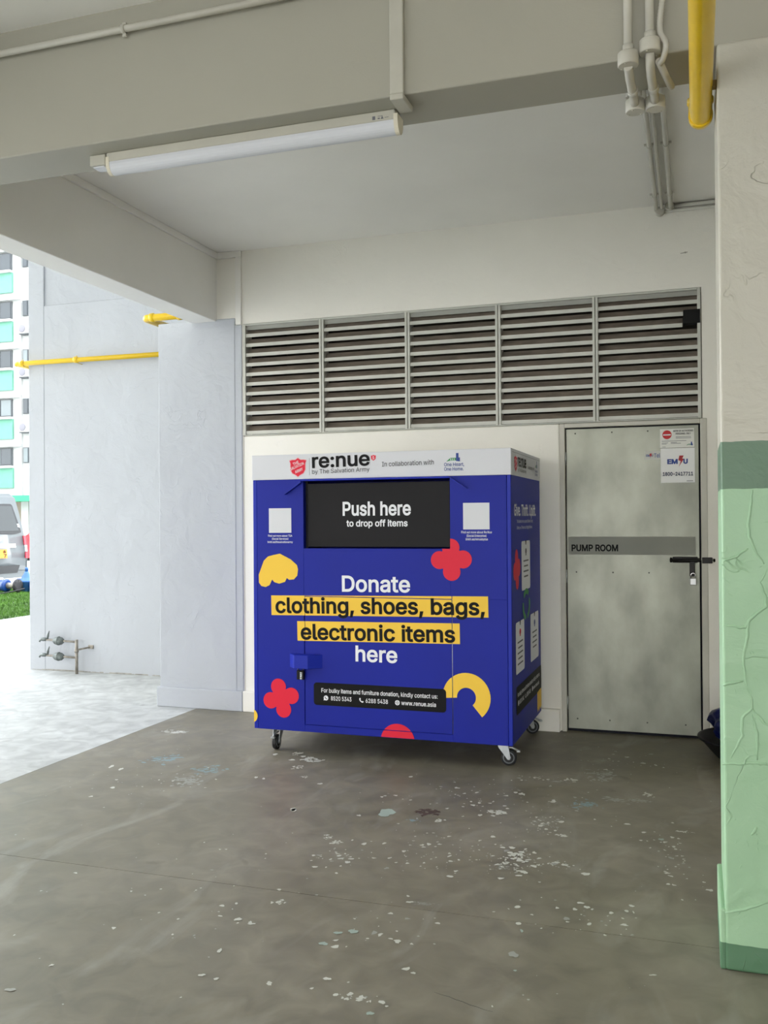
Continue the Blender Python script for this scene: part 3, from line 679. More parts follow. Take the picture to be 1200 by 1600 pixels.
ft('For bulky items and furniture donation, kindly contact us:', .486, 1.268, .265, .026, bold=.02)
ft('8520 5343', .552, .694, .216, .026, bold=.02); ft('6288 5438', .791, .941, .214, .026, bold=.02); ft('www.renue.asia', 1.030, 1.257, .213, .026, bold=.02)
decal(Ff, [circ(.518, .229, .016), [(.503, .222), (.512, .216), (.501, .212)]], m_white, bin_, off=.0016, name='chat_icon', label='white round chat icon')
def handset(cx, cy, s): return [(cx + p * s, cy + q * s) for p, q in ((-.9, .7), (-.5, 1), (-.2, .5), (-.45, .25), (-.1, -.2), (.25, -.45), (.5, -.2), (1, -.5), (.7, -.9), (.2, -.9), (-.5, -.4), (-.9, .2))]
decal(Ff, [handset(.518, .229, .009)], m_blackprint, bin_, off=.0022, name='phone_icon', label='black handset icon')
decal(Ff, [handset(.762, .227, .016)], m_white, bin_, off=.0016, name='phone_icon', label='white handset icon')
decal(Ff, [circ(1.004, .225, .016)], m_white, bin_, off=.0016, name='globe_icon', label='white globe icon')
decal(Ff, [rect(.989, .224, 1.019, .2262), rect(1.0030, .210, 1.0052, .240), arc(1.004, .225, .0095, .0077, 0, 350, 20)], m_greyp, bin_, off=.0022, name='globe_lines', label='grey globe lines')
# flowers and scoops
f1 = flower(1.362, 1.132, .075, .056, math.radians(2))
decal(Ff, [clip(f1, 0, 1, cv0), clip(clip(f1, 0, -1, -cv0), -1, 0, -cu1)], m_red, bin_, label='red flower')
decal(Ff, [flower(.198, .211, .076, .054, math.radians(14))], m_red, bin_, label='red flower')
dome = clip(circ(1.004, -.022, .114), 0, -1, -.003)
decal(Ff, [clip(dome, 0, 1, dv0 - .004), clip(dome, 0, -1, -dv0 - .001)], m_red, bin_, label='red half flower at the bottom edge')
decal(Ff, splitdoor(arc(1.452, .282, .152, .060, -50, 184)), m_yel, bin_, off=.0006, label='yellow arch')
decal(Ff, [[(.150, 1.155), (.196, 1.164), (.274, 1.127), (.318, 1.090), (.326, 1.062), (.320, 1.020), (.296, .996), (.262, .992), (.245, 1.004), (.232, .978), (.19, .966), (.155, .975), (.139, .992), (.120, .955), (.092, .942), (.060, .948), (.043, .970), (.041, 1.023), (.079, 1.117), (.110, 1.145)]], m_yel, bin_, label='yellow scalloped half flower')
decal(Ff, [clip(circ(-.020, .082, .046), -1, 0, 0)], m_yel, bin_, off=.0006, label='yellow half circle at the left edge')
# captions and their pale squares
for a0, b0, a1, b1 in ((.118, 1.302, .280, 1.464), (1.440, 1.320, 1.606, 1.484)):
    decal(Ff, [rect(a0, b0, a1, b1)], m_hdr, bin_, name='pale_square', label='plain pale square')
for s, u0, u1, v in (('Find out more about TSA', .112, .286, 1.276), ('(Social Services)', .140, .258, 1.256), ('linktr.ee/thesalvationarmy', .108, .290, 1.235)): ft(s, u0, u1, v, .013, bold=.012)
for s, u0, u1, v in (('Find out more about Re:Nue', 1.428, 1.620, 1.296), ('(Social Enterprise)', 1.462, 1.586, 1.274), ('linktr.ee/renuebytsa', 1.456, 1.594, 1.253)): ft(s, u0, u1, v, .014, bold=.012)
# header print
Fh = frameM((BX, BY - .004, BZ), (1, 0, 0), (0, 0, 1)) @ Matrix.Diagonal((S, S, 1, 1))
ht = math.radians(1.2)
def shield(F, cx, cy, w_, h_, par, words=True, name='shield_emblem'):
    pts = [(-.5, .36), (-.36, .40), (-.16, .40), (0, .5), (.16, .40), (.36, .40), (.5, .36), (.44, .2), (.44, -.12), (.33, -.31), (.12, -.41), (0, -.5), (-.12, -.41), (-.33, -.31), (-.44, -.12), (-.44, .2)]
    decal(F, [[(cx + p * w_ * 1.08, cy + q * h_ * 1.08) for p, q in pts]], mat('pink_edge', 'E9B4BA', .5) if 'pink_edge' not in MAT else MAT['pink_edge'], par, off=.0006, name='shield_edge', label='pale pink shield edge')
    decal(F, [[(cx + p * w_, cy + q * h_) for p, q in pts]], m_red, par, off=.0010, name=name, label='red shield')
    a = math.radians(22)
    for s, dx, dy, ww, hh in (('THE', -.26, .10, .36, .15), ('SALVATION', -.42, -.16, .86, .15), ('ARMY', -.14, -.33, .50, .15)) if words else (('S', -.2, -.25, .4, .5),):
        lettering(F, s, cx + dx * w_, cy + dy * h_, ww * w_, hh * h_, m_white, par, bold=.01, off=.0016, rot=a if words else 0)
shield(Fh, .331, 1.731, .118, .122, bin_)
decal(Fh, [rect(.412, 1.678, .414, 1.790)], m_greyp, bin_, name='divider_line', label='thin grey divider')
lettering(Fh, 're:nue', .432, 1.726, .400, .088, m_blackprint, bin_, bold=.034, rot=ht, label='black lettering')
lettering(Fh, 'by The Salvation Army', .432, 1.686, .398, .028, m_blackprint, bin_, bold=.0, rot=ht, label='black lettering')
shield(Fh, .856, 1.780, .034, .036, bin_, False)
lettering(Fh, 'In collaboration with', .914, 1.722, .342, .030, m_blackprint, bin_, bold=.0, rot=ht * .8, label='black lettering')
town_logo(Fh, 1.335, 1.742, .055, bin_)
lettering(Fh, 'One Heart,', 1.322, 1.714, .128, .021, m_bluep, bin_, bold=.015, label='blue lettering')
lettering(Fh, 'One Home.', 1.322, 1.686, .124, .021, m_bluep, bin_, bold=.015, label='blue lettering')
# right-hand side
SX = BX + BW
Fr = frameM((SX + .001, BY, BZ), (0, 1, 0), (0, 0, 1)) @ Matrix.Diagonal((.921, S, 1, 1))
Frh = frameM((SX + .0045, BY, BZ), (0, 1, 0), (0, 0, 1)) @ Matrix.Diagonal((.921, S, 1, 1))
shield(Frh, .150, 1.728, .10, .100, bin_)
lettering(Frh, 're:nue', .225, 1.716, .320, .075, m_blackprint, bin_, bold=.022, label='black lettering')
lettering(Frh, 'by The Salvation Army', .225, 1.682, .320, .022, m_blackprint, bin_, bold=.0)
lettering(Frh, 'In collaboration with', .610, 1.716, .270, .022, m_blackprint, bin_, bold=.0)
town_logo(Frh, .930, 1.735, .055, bin_)
lettering(Frh, 'One Heart,', .920, 1.706, .120, .018, m_bluep, bin_, bold=.015)
lettering(Frh, 'One Home.', .920, 1.682, .115, .018, m_bluep, bin_, bold=.015)
decal(Frh, [rect(.03, 1.795, 1.145, 1.797)], m_greyp, bin_, name='divider_line', label='thin grey line')
lettering(Fr, 'Give. Thrift. Uplift.', .095, 1.404, .860, .070, m_white, bin_, bold=.030, label='white lettering')
lettering(Fr, 'The Salvation Army supports Children & Youth,', .190, 1.358, .640, .020, m_white, bin_, bold=.0)
lettering(Fr, 'Elderly, ex-Offenders and Migrant Workers.', .190, 1.318, .610, .020, m_white, bin_, bold=.0)
decal(Fr, [flower(.185, 1.066, .072, .056, math.radians(8))], m_red, bin_, off=.0004, label='red flower')
for (a0, b0, a1, b1, ic, nl) in ((.355, .918, .695, 1.238, m_greyp, 4), (.120, .412, .440, .735, m_red, 5), (.690, .412, 1.040, .735, m_bluep, 4)):
    decal(Fr, [rrect(a0, b0, a1, b1, .022)], m_white, bin_, off=.0012, name='printed_tag', label='white swing tag print')
    c_ = (a0 + a1) / 2
    decal(Fr, [[(c_ - .022, b1 + .004), (c_ + .022, b1 + .004), (c_ + .010, b1 - .026), (c_ - .010, b1 - .026)]], m_blackprint, bin_, off=.0018, name='tag_clip', label='black clip print')
    decal(Fr, [circ(c_, b1 - .068, .030, 14, .020), [(c_ - .018, b1 - .096), (c_ + .018, b1 - .096), (c_ + .008, b1 - .060), (c_ - .008, b1 - .060)]], ic, bin_, off=.0018, name='tag_picture', label='small picture on the tag')
    decal(Fr, [rect(c_ - .10 + .02 * (i % 2), b1 - .135 - i * .034, c_ + .10 - .02 * (i % 2), b1 - .125 - i * .034) for i in range(nl)], m_greyp, bin_, off=.0018, name='small_print', label='lines of small print')
arr = []
for k in range(3):
    a0 = 90 + 120 * k; cx, cy, rx, ry = .525, .820, .150, .105
    for i in range(1): 
        outer = []; inner = []
        for j in range(9):
            a = math.radians(a0 - 42 + 84 * j / 8); outer.append((cx + rx * math.cos(a), cy + ry * math.sin(a))); inner.append((cx + rx * .66 * math.cos(a), cy + ry * .66 * math.sin(a)))
        tipa = math.radians(a0 + 58); arr.append(outer + [(cx + rx * .83 * math.cos(tipa), cy + ry * .83 * math.sin(tipa))] + inner[::-1])
decal(Fr, arr, m_green, bin_, off=.0022, name='recycling_arrows', label='green recycling arrows')
decal(Fr, [rrect(.126, .160, 1.150, .335, .02)], m_blackprint, bin_, off=.0010, name='contact_panel', label='black contact panel')
lettering(Fr, 'For bulky items and furniture donation, kindly contact us:', .170, .268, .900, .026, m_white, bin_, bold=.02)
lettering(Fr, '8520 5343', .235, .215, .170, .026, m_white, bin_, bold=.02); lettering(Fr, '6288 5438', .500, .215, .175, .026, m_white, bin_, bold=.02); lettering(Fr, 'www.renue.asia', .780, .215, .265, .026, m_white, bin_, bold=.02)
for p_, n_ in ((circ(.200, .228, .018), 'chat_icon'), (circ(.750, .228, .018), 'globe_icon'), (handset(.465, .228, .018), 'phone_icon')): decal(Fr, [p_], m_white, bin_, off=.0016, name=n_, label='white contact icon')
decal(Fr, [[(.955, .165), (1.145, .172), (1.145, .045), (1.10, .025), (1.07, .05), (1.04, .015), (1.01, .045), (.975, .02), (.955, .06)]], m_yel, bin_, off=.0022, label='yellow scalloped half flower')

# castors
def castor(x, y, ang, R=.048):
    """swivel castor, wheel plane along the local x axis"""
    Mx = Matrix.Translation((x, y, 0)) @ Matrix.Rotation(ang, 4, 'Z')
    bm = nb(); box(bm, -.05, .05, -.045, .045, BZ - .004, BZ - .0005, bev=.001)
    lathe(bm, [(.026, BZ - .018), (.030, BZ - .010), (.024, BZ - .004)], (0, 0, 0), 'Z', 18)
    for s in (-1, 1):
        prism(bm, [(-.030, BZ - .012), (.030, BZ - .012), (.046, R + .004), (.040, R - .010), (.028, R - .008), (-.026, BZ - .035)], frameM((0, s * .021 + (.0015 if s > 0 else -.0015), 0), (1, 0, 0), (0, 0, 1)), .003)
    box(bm, -.03, .03, -.0225, .0225, BZ - .016, BZ - .012)
    tube(bm, [(.035, -.026, R), (.035, .026, R)], .005, 8)
    bm.transform(Mx); f = obj('castor', bm, m_zinc, bin_)
    bm = nb(); lathe(bm, [(R * .72, -.014), (R - .003, -.014), (R, -.009), (R, .009), (R - .003, .014), (R * .72, .014)], (.035, 0, R), 'Y', 30); bm.transform(Mx)
    obj('tyre', bm, m_rubber, f)
    bm = nb(); lathe(bm, [(.004, -.017), (.013, -.017), (.015, -.012), (R * .5, -.013), (R * .74, -.0155), (R * .74, .0155), (R * .5, .013), (.015, .012), (.013, .017), (.004, .017)], (.035, 0, R), 'Y', 24); bm.transform(Mx)
    obj('wheel_core', bm, m_hub, f)
    bm = nb(); tube(bm, [(-.010, 0, BZ - .040), (.055, 0, R + .060), (.100, 0, R + .038)], .006, 8); box(bm, .082, .104, -.014, .014, R + .034, R + .046, bev=.002); bm.transform(Mx)
    obj('brake_lever', bm, m_zinc, f)
castor(BX + .115, BY + .125, math.radians(-88)); castor(SX - .085, BY + .125, math.radians(8)); castor(SX - .085, BY + BD - .08, math.radians(25)); castor(BX + .115, BY + BD - .08, math.radians(200))

# ------------------------------------------------------------------ things on beams and ceiling
# tube light
tl_ = thing('batten_light', 'long white fluorescent batten light under the front beam', 'light', (-1.73, 3.43, 3.07))
obj('housing', bx(-2.375, -1.082, 3.398, 3.462, 3.030, 3.0695, bev=.003), m_trunk, tl_)
bm = nb(); prof = [(3.400 + .033 + .034 * math.cos(a), 3.030 + .048 * math.sin(a)) for a in [PI + PI * i / 14 for i in range(15)]]
t = nb(); prism(t, prof, frameM((-2.362, 0, 0), (0, 1, 0), (0, 0, 1)), 1.275); merge(bm, t)
obj('diffuser', bm, m_diff, tl_, label='milky plastic tube cover', smooth=False)
for xa, xb in ((-2.378, -2.362), (-1.0865, -1.070)):
    bm = nb(); prof2 = [(3.433 + (p[0] - 3.433) * 1.08, 3.034 + (p[1] - 3.030) * 1.10) for p in prof]
    prism(bm, [(3.397, 3.052)] + prof2 + [(3.470, 3.052)], frameM((xa, 0, 0), (0, 1, 0), (0, 0, 1)), xb - xa); obj('end_cap', bm, mat('yellowed_plastic', 'DDD6C2', .5) if 'yellowed_plastic' not in MAT else MAT['yellowed_plastic'], tl_)
bm = nb(); box(bm, -2.462, -2.385, 3.402, 3.475, 3.024, 3.0695, bev=.003); o = obj('sensor_box', bm, m_trunk, tl_)
obj('sensor_lens', bx(-2.452, -2.396, 3.412, 3.465, 3.018, 3.0245, bev=.002), m_diff, o)
Fl = frameM((0, 3.398, 0), (1, 0, 0), (0, 0, 1))
decal(Fl, [rect(-1.172, 3.037, -1.160, 3.051)], m_greyp, tl_, name='rating_mark', label='small grey printed mark')
decal(Fl, [rect(-1.150, 3.048, -1.130, 3.050), rect(-1.150, 3.038, -1.141, 3.043), [(-1.138, 3.037), (-1.126, 3.037), (-1.132, 3.049)], rect(-1.122, 3.040, -1.106, 3.042)], m_greyp, tl_, name='rating_mark', label='small grey printed mark')

def trunk(name, label, boxes, cat='cable trunking', m=None):
    bm = nb()
    for b_ in boxes: box(bm, *b_, bev=.0025)
    x0, x1, y0, y1, z0, z1 = boxes[0]
    return tag(obj(name, bm, m or m_trunk, loc=((x0 + x1) / 2, (y0 + y1) / 2, z0)), label, cat)
trunk('cable_trunking', 'white trunking dropping down the front beam to the batten light', [(-1.062, -1.010, 3.278, 3.2995, 3.0700, 3.611), (-1.062, -1.010, 3.278, 3.402, 3.048, 3.0695)])
trunk('cable_trunking', 'thin trunking along the top of the side beam and down beside the louvres', [(-3.594, -3.575, 3.566, WY - .002, 3.562, 3.611), (-3.575, -3.370, WY - .022, WY - .001, 3.562, 3.611), (-3.420, -3.372, WY - .022, WY - .001, 3.030, 3.562)], m=m_ceil)

m_cond = mat('painted_conduit', 'C6C3B7', .42, var=.04, vscale=10)
def conduit(label, segs, r, rings=(), name='conduit', clips=()):
    t = None
    bm = nb(); tube(bm, segs, r, 12)
    if clips or rings:
        t = thing(name, label, 'pipe', segs[0]); obj('pipe', bm, m_cond, t)
        for p, ax in rings:
            b2 = nb(); lathe(b2, [(r * 1.28, -.02), (r * 1.28, .02)], p, ax, 14); obj('coupler', b2, m_cond, t)
        for p, ax in clips:
            b2 = nb(); lathe(b2, [(r * 1.3, -.008), (r * 1.3, .008)], p, ax, 14); q = Vector(p)
            if ax == 'Y': box(b2, q.x - .030, q.x + .030, q.y - .008, q.y + .008, q.z + .004, q.z + .012)
            else: box(b2, q.x - .008, q.x + .008, q.y + .002, q.y + .012, q.z - .028, q.z + .028)
            obj('saddle_clip', b2, m_cond, t)
        return t
    return tag(obj(name, bm, m_cond, loc=segs[0]), label, 'pipe')
conduit('white conduit running along the top of the front beam', [(-3.59, 3.272, 3.507), (-1.068, 3.272, 3.507)], .0135, clips=[((-2.20, 3.272, 3.507), 'X'), ((-3.3, 3.272, 3.507), 'X')])
# two drops on the beam with drum boxes
def drum(p, r=.037, h=.046):
    bm = nb(); x, y, z = p; lathe(bm, [(r - .003, -h / 2), (r, -h / 2 + .003), (r, h / 2 - .003), (r - .003, h / 2)], p, 'Z', 28)
    for a in (.8, 2.6, 4.4): lathe(bm, [(.004, -h / 2 - .001), (.003, -h / 2 - .003)], (x + (r - .008) * math.cos(a), y + (r - .008) * math.sin(a), z), 'Z', 8)
    return bm
JX = (-.205, -.134)
for i, (x, zt, lab) in enumerate(((JX[0], 3.050, 'left'), (JX[1], 3.082, 'right'))):
    t = thing('conduit_drop', f'{lab} one of two white conduit drops on the beam, with drum junction boxes', 'pipe', (x, 3.262, 3.0))
    bm = nb(); tube(bm, [(x, 3.262, 3.611), (x, 3.262, zt + .022)], .0150, 14); lathe(bm, [(.0185, .022), (.0185, .050)], (x, 3.262, zt), 'Z', 14); obj('pipe', bm, m_cond, t)
    obj('junction_box', drum((x, 3.260, zt), .0352, .046), m_cond, t)
    p = [(x, 3.262, zt - .02), (x, 3.275, 3.030), (x, 3.34, 3.020), (x + .004, 3.50, 3.020), (x + .004, 3.55, 3.020)]
    bm = nb(); tube(bm, p, .0155, 14); lathe(bm, [(.0185, -.015), (.0185, .015)], (x + .004, 3.44, 3.020), 'Y', 14); obj('bend_pipe', bm, m_cond, t)
    obj('junction_box', drum((x + .004, 3.575, 3.022), .0352, .046), m_cond, t)
# flexible conduit
n = 150; pts = []; key = [(-.090, 3.262, 3.611), (-.100, 3.262, 3.40), (-.090, 3.262, 3.27), (-.102, 3.262, 3.14), (-.082, 3.250, 3.08), (-.090, 3.262, 3.04), (-.105, 3.275, 3.025)]
def cat(P, t):
    k = min(int(t), len(P) - 2); f = t - k; a = P[max(0, k - 1)]; b = P[k]; c = P[k + 1]; d = P[min(len(P) - 1, k + 2)]
    return tuple(.5 * ((2 * b[i]) + (-a[i] + c[i]) * f + (2 * a[i] - 5 * b[i] + 4 * c[i] - d[i]) * f * f + (-a[i] + 3 * b[i] - 3 * c[i] + d[i]) * f ** 3) for i in range(3))
pts = [cat(key, (len(key) - 1) * i / n) for i in range(n + 1)]
t = thing('flexible_conduit', 'corrugated white flexible conduit twisting beside the right junction box', 'pipe', (-.1, 3.262, 3.03))
bm = nb(); tube(bm, pts, [.0110 if i % 2 else .0092 for i in range(n + 1)], 10); obj('hose', bm, m_cond, t)
bm = nb(); tube(bm, [(-.105, 3.272, 3.035), (-.088, 3.36, 3.025), (-.070, 3.46, 3.025)], .0125, 12); obj('end_sleeve', bm, m_cond, t)
# ceiling runs
for (xa, xb, r, lab) in ((-.222, -.238, .0135, 'left'), (-.188, -.203, .0115, 'middle'), (-.140, -.144, .0150, 'right')):
    conduit(f'{lab} one of three thin conduits running along the ceiling to the back wall', [(xa, 3.580, 3.06), (xa, 3.582, 3.55)] + [(xa, 3.60, 3.585), (xb, WY - .06, 3.585), (xb, WY - .02, 3.575)], r, clips=[(((xa + xb) / 2, 5.45, 3.585), 'Y'), ((xb, 6.30, 3.585), 'Y')] if lab != 'middle' else (), name='ceiling_conduit')
for (x, z, lab) in ((-.215, 3.562, 'left'), (-.152, 3.590, 'right')):
    bm = nb(); lathe(bm, [(.026, -.020), (.030, -.016), (.030, .012), (.026, .016)], (x, WY - .022, z), 'Y', 20)
    tag(obj('junction_box', bm, m_cond, loc=(x, WY - .022, z)), f'small round junction box at the {lab} of the pair where ceiling meets back wall', 'junction box')
conduit('upper of two conduits running right along the top of the back wall', [(-.13, WY - .018, 3.592), (2.0, WY - .018, 3.592)], .0130, name='wall_conduit')
conduit('lower of two conduits running right along the top of the back wall', [(-.19, WY - .018, 3.562), (2.0, WY - .018, 3.562)], .0105, name='wall_conduit')

# yellow pipes
t = thing('gas_pipe', 'thick yellow gas pipe passing under the front beam beside the green pillar', 'pipe', (.028, 1.5, 2.95))
R = .0375; ZP = 2.955
elb = bend((.028, 3.0, ZP), (.028, 3.66, ZP), (.028, 3.66, 3.3), .085, 10)
bm = nb(); tube(bm, [(.028, -3.0, ZP)] + elb + [(.028, 3.66, 3.608)], R, 28); obj('pipe', bm, m_yp, t)
bm = nb(); tube(bm, bend((.028, 3.45, ZP), (.028, 3.66, ZP), (.028, 3.66, 3.3), .095, 10), R + .005, 28)
lathe(bm, [(R + .005, -.012), (R + .010, -.008), (R + .010, .008), (R + .005, .012)], (.028, 3.66, ZP + .088), 'Z', 28); obj('elbow', bm, m_yp, t)
bm = nb(); box(bm, .050, .080, 3.32, 3.35, ZP - .012, ZP + .012, bev=.003); obj('pipe_clamp', bm, mat('rusty_clamp', '7C6532', .7, .3), t)

t = thing('gas_pipe', 'slim yellow pipe crossing the outer white wall at left', 'pipe', (-5.4, 7.76, 3.09))
r = .0245
bm = nb(); tube(bm, [(-4.2, 7.765, 3.080)] + bend((-6.2, 7.765, 3.088), (-6.520, 7.765, 3.088), (-6.520, 8.4, 3.088), .04, 6) + [(-6.520, 9.2, 3.088)], r, 16); obj('pipe', bm, m_yp, t)
for x in (-5.79, -6.43):
    bm = nb(); lathe(bm, [(r + .001, -.02), (r + .007, -.016), (r + .007, .016), (r + .001, .02)], (x, 7.765, 3.087), 'X', 18); obj('coupling', bm, m_yp, t)
    bm = nb(); tube(bm, [(x + .025, 7.745, 3.125), (x + .025, 7.735, 3.09), (x + .025, 7.75, 3.055), (x + .025, 7.831, 3.050)], .004, 8); obj('pipe_bracket', bm, m_yp, t)
t = thing('gas_pipe', 'short yellow pipe with an elbow above the white corner column', 'pipe', (-4.1, 6.92, 3.22))
r = .031
bm = nb(); tube(bm, [(-3.78, 6.92, 3.226)] + bend((-4.0, 6.92, 3.226), (-4.462, 6.92, 3.226), (-4.462, 7.5, 3.226), .05, 8) + [(-4.462, 7.84, 3.226)], r, 18); obj('pipe', bm, m_yp, t)
bm = nb(); lathe(bm, [(r, -.02), (r + .008, -.016), (r + .008, .016), (r, .02)], (-4.385, 6.92, 3.226), 'X', 18); obj('coupling', bm, m_yp, t)
bm = nb(); lathe(bm, [(r, -.02), (r + .008, -.016), (r + .008, .016), (r, .02)], (-4.12, 6.92, 3.226), 'X', 18); obj('coupling', bm, m_yp, t)

# standpipe with two taps
t = thing('water_standpipe', 'low galvanised standpipe with two brass taps before the outer white wall', 'standpipe', (-5.80, 7.70, 0))
PX, PY = -5.765, 7.72
bm = nb(); tube(bm, [(PX, PY, 0), (PX, PY, .335)], .0150, 12); lathe(bm, [(.021, -.014), (.021, .014)], (PX, PY, .225), 'Z', 12); obj('upright', bm, m_galv, t)
bm = nb(); tube(bm, [(PX, PY, .235), (PX + .03, PY + .03, .240), (PX + .09, 7.835, .252)], .009, 8); box(bm, PX + .06, PX + .12, 7.815, 7.832, .235, .272, bev=.004); obj('wall_stay', bm, m_galv, t)
for z in (.312, .158):
    bm = nb(); tube(bm, [(PX, PY, z), (PX - .40, PY, z + .012)], .0105, 10); arm = obj('branch_pipe', bm, m_galv, t)
    bm = nb(); lathe(bm, [(.012, -.060), (.020, -.052), (.034, -.034), (.040, -.012), (.041, 0), (.044, .002), (.044, .010), (.039, .014), (.038, .036), (.024, .056), (.014, .066)], (PX - .215, PY, z + .004), 'X', 20); obj('check_valve', bm, m_bronze, arm)
    bm = nb(); lathe(bm, [(.010, -.035), (.017, -.028), (.019, 0), (.017, .022), (.011, .034)], (PX - .385, PY, z + .014), 'X', 14); tube(bm, [(PX - .400, PY, z + .012), (PX - .430, PY, z + .004), (PX - .437, PY, z - .012)], .009, 10)
    tube(bm, [(PX - .345, PY, z + .015), (PX - .338, PY, z + .045), (PX - .325, PY - .01, z + .065), (PX - .308, PY - .015, z + .100)], [.010, .013, .009, .004], 10); obj('tap', bm, m_bronze, arm)

# black tub with a dark blue sheet behind the pillar
t = thing('tub', 'black tub holding a dark blue sheet, half hidden behind the green pillar', 'tub', (.33, 6.2, 0))
bm = nb(); lathe(bm, [(.20, .0), (.23, .006), (.33, .115), (.342, .118), (.342, .126), (.325, .126), (.22, .02), (.02, .018)], (.335, 6.20, 0), 'Z', 40); obj('basin', bm, m_black, t)
bm = nb(); bmesh.ops.create_icosphere(bm, subdivisions=4, radius=1)
for v in bm.verts:
    p = v.co; k = 1 + .12 * math.sin(7 * p.x + 3 * p.z) + .10 * math.sin(9 * p.y + 5 * p.z) + .06 * math.sin(17 * p.x * p.y + 4)
    v.co = Vector((p.x * .265 * k * (1 - .25 * max(0, p.z)), p.y * .24 * k, .02 + (p.z + 1) * .155 * (.8 + .2 * k))) + Vector((.335, 6.22, .03))
obj('folded_sheet', bm, m_darkblue, t, smooth=True)

# ------------------------------------------------------------------ outside: grass, van, valves, flats
ms = bpy.data.objects
struct('lawn', bx(-14.35, -10.06, 3, 17.6, -.12, .0), m_grassbase)
struct('parking_lot', bx(-60, -14.37, 3, 17.59, -.12, .0), m_road)
verts = []; faces = []
for i in range(40000):
    x = -10.09 - (random.random() ** 1.1) * 4.2; y = 9.5 + random.random() * 7.9
    a = random.random() * 2 * PI; h = random.uniform(.02, .07); w_ = random.uniform(.004, .010); lx, ly = random.gauss(0, .02), random.gauss(0, .02)
    k = len(verts); verts += [(x - w_ * math.cos(a), y - w_ * math.sin(a), 0), (x + w_ * math.cos(a), y + w_ * math.sin(a), 0), (x + lx, y + ly, h)]; faces.append((k, k + 1, k + 2))
me = bpy.data.meshes.new('grass'); me.from_pydata(verts, [], faces); me.materials.append(mat('grass_blades', '2F520C', .75, col2='4E7A16', vscale=2.5))
o = bpy.data.objects.new('grass', me); C.objects.link(o); tag(o, 'short green grass on the lawn beyond the apron', 'grass', kind='stuff')
bm = nb(); box(bm, -40, -10.0, 17.6, 17.75, -.1, .03, bev=.01); struct('kerb', bm, m_apron)
struct('carpark', bx(-60, 10, 17.75, 43, -.12, .0), m_road)

# van
van = thing('van', 'silver white van parked beyond the lawn, seen from behind', 'van', (-14.60, 16.92, 0))
vx, vy, hw = -14.60, 16.92, .80
m_van = mat('silver_van_paint', '565C5E', .3, .1, coat=.3); m_vg = mat('van_glass', '20282A', .12, .2); m_vtrim = mat('dark_van_trim', '1E2022', .6)
bm = nb(); prof = [(.10, .30), (.02, .42), (.0, .80), (.05, 1.20), (.14, 1.80), (.20, 2.16), (.34, 2.26), (2.0, 2.28), (3.6, 2.2), (4.1, 1.95), (4.75, 1.15), (4.95, .95), (5.0, .35), (4.9, .28)]
t = nb(); prism(t, prof, frameM((vx - hw, vy, 0), (0, 1, 0), (0, 0, 1)), 2 * hw)
for v in t.verts:
    if v.co.z > 1.15: v.co.x = vx + (v.co.x - vx) * (1 - .16 * ((v.co.z - 1.15) / .95) ** 1.5)
bmesh.ops.bevel(t, geom=[e for e in t.edges if abs(e.verts[0].co.x - e.verts[1].co.x) < .3], offset=.045, segments=3, affect='EDGES'); merge(bm, t)
for f in bm.faces: f.smooth = True
obj('body', bm, m_van, van)
def onrear(z): return vy + (.0 + max(0, (z - .8)) * .125 if z < 1.2 else .05 + (z - 1.2) * .166)
def rear(pts, m, name, out=.012, label=None, par=van):
    bm = nb(); a = [bm.verts.new((vx + x, onrear(z) - out, z)) for x, z in pts]; b2 = [bm.verts.new((vx + x, onrear(z) + .03, z)) for x, z in pts]
    bm.faces.new(a); bm.faces.new(b2[::-1])
    for i in range(len(a)): bm.faces.new((a[i], b2[i], b2[(i + 1) % len(a)], a[(i + 1) % len(a)]))
    bmesh.ops.triangulate(bm, faces=[f for f in bm.faces if len(f.verts) > 4]); return obj(name, bm, m, par, label=label)
gl = rear([(-.66, 1.32), (-.50, 1.285), (.50, 1.285), (.66, 1.32), (.665, 1.36), (.50, 1.98), (.46, 2.01), (-.46, 2.01), (-.50, 1.98), (-.665, 1.36)], m_vtrim, 'window_surround')
rear([(-.60, 1.36), (.60, 1.36), (.46, 1.96), (-.46, 1.96)], m_vg, 'rear_window', .018)
rear([(.585, 1.45), (.635, 1.44), (.615, 1.53), (.565, 1.53)], m_white, 'window_sticker', .022)
rear([(-.44, .965), (.44, .965), (.44, 1.055), (-.44, 1.055)], m_chrome, 'garnish_strip', .02)
p_ = rear([(-.16, .72), (.155, .72), (.155, .93), (-.16, .93)], mat('orange_plate', 'C27A10', .5), 'number_plate', .03)
Fv = frameM((vx, onrear(.85) - .034, 0), (1, 0, 0), (0, 0, 1))
lettering(Fv, '6', .040, .845, .07, .07, m_blackprint, p_, bold=.02); lettering(Fv, '7', .055, .735, .07, .08, m_blackprint, p_, bold=.02)
rear([(-.66, .24), (.66, .24), (.66, .40), (-.66, .40)], m_van, 'bumper', .05)
rear([(-.36, .36), (.42, .36), (.50, .54), (-.44, .54)], m_vtrim, 'bumper_step', .06)
for s in (-1, 1):
    rear([(s * .71, 1.02), (s * .785, 1.02), (s * .785, 1.24), (s * .71, 1.24)], mat('tail_red', 'B8142E', .3), 'tail_light', .022)
    rear([(s * .73, .86), (s * .785, .86), (s * .785, 1.01), (s * .73, 1.01)], m_white, 'reversing_light', .022)
    rear([(s * .72, .70), (s * .785, .70), (s * .785, .84), (s * .72, .84)], mat('tail_red_low', 'B8142E', .3), 'tail_light', .022)
for y in (vy + .95, vy + 4.0):
    for s in (-1, 1):
        bm = nb(); lathe(bm, [(.18, -.10), (.31, -.10), (.33, -.06), (.33, .06), (.31, .10), (.18, .10)], (vx + s * (hw - .115), y, .33), 'X', 24); obj('wheel', bm, m_rubber, van)
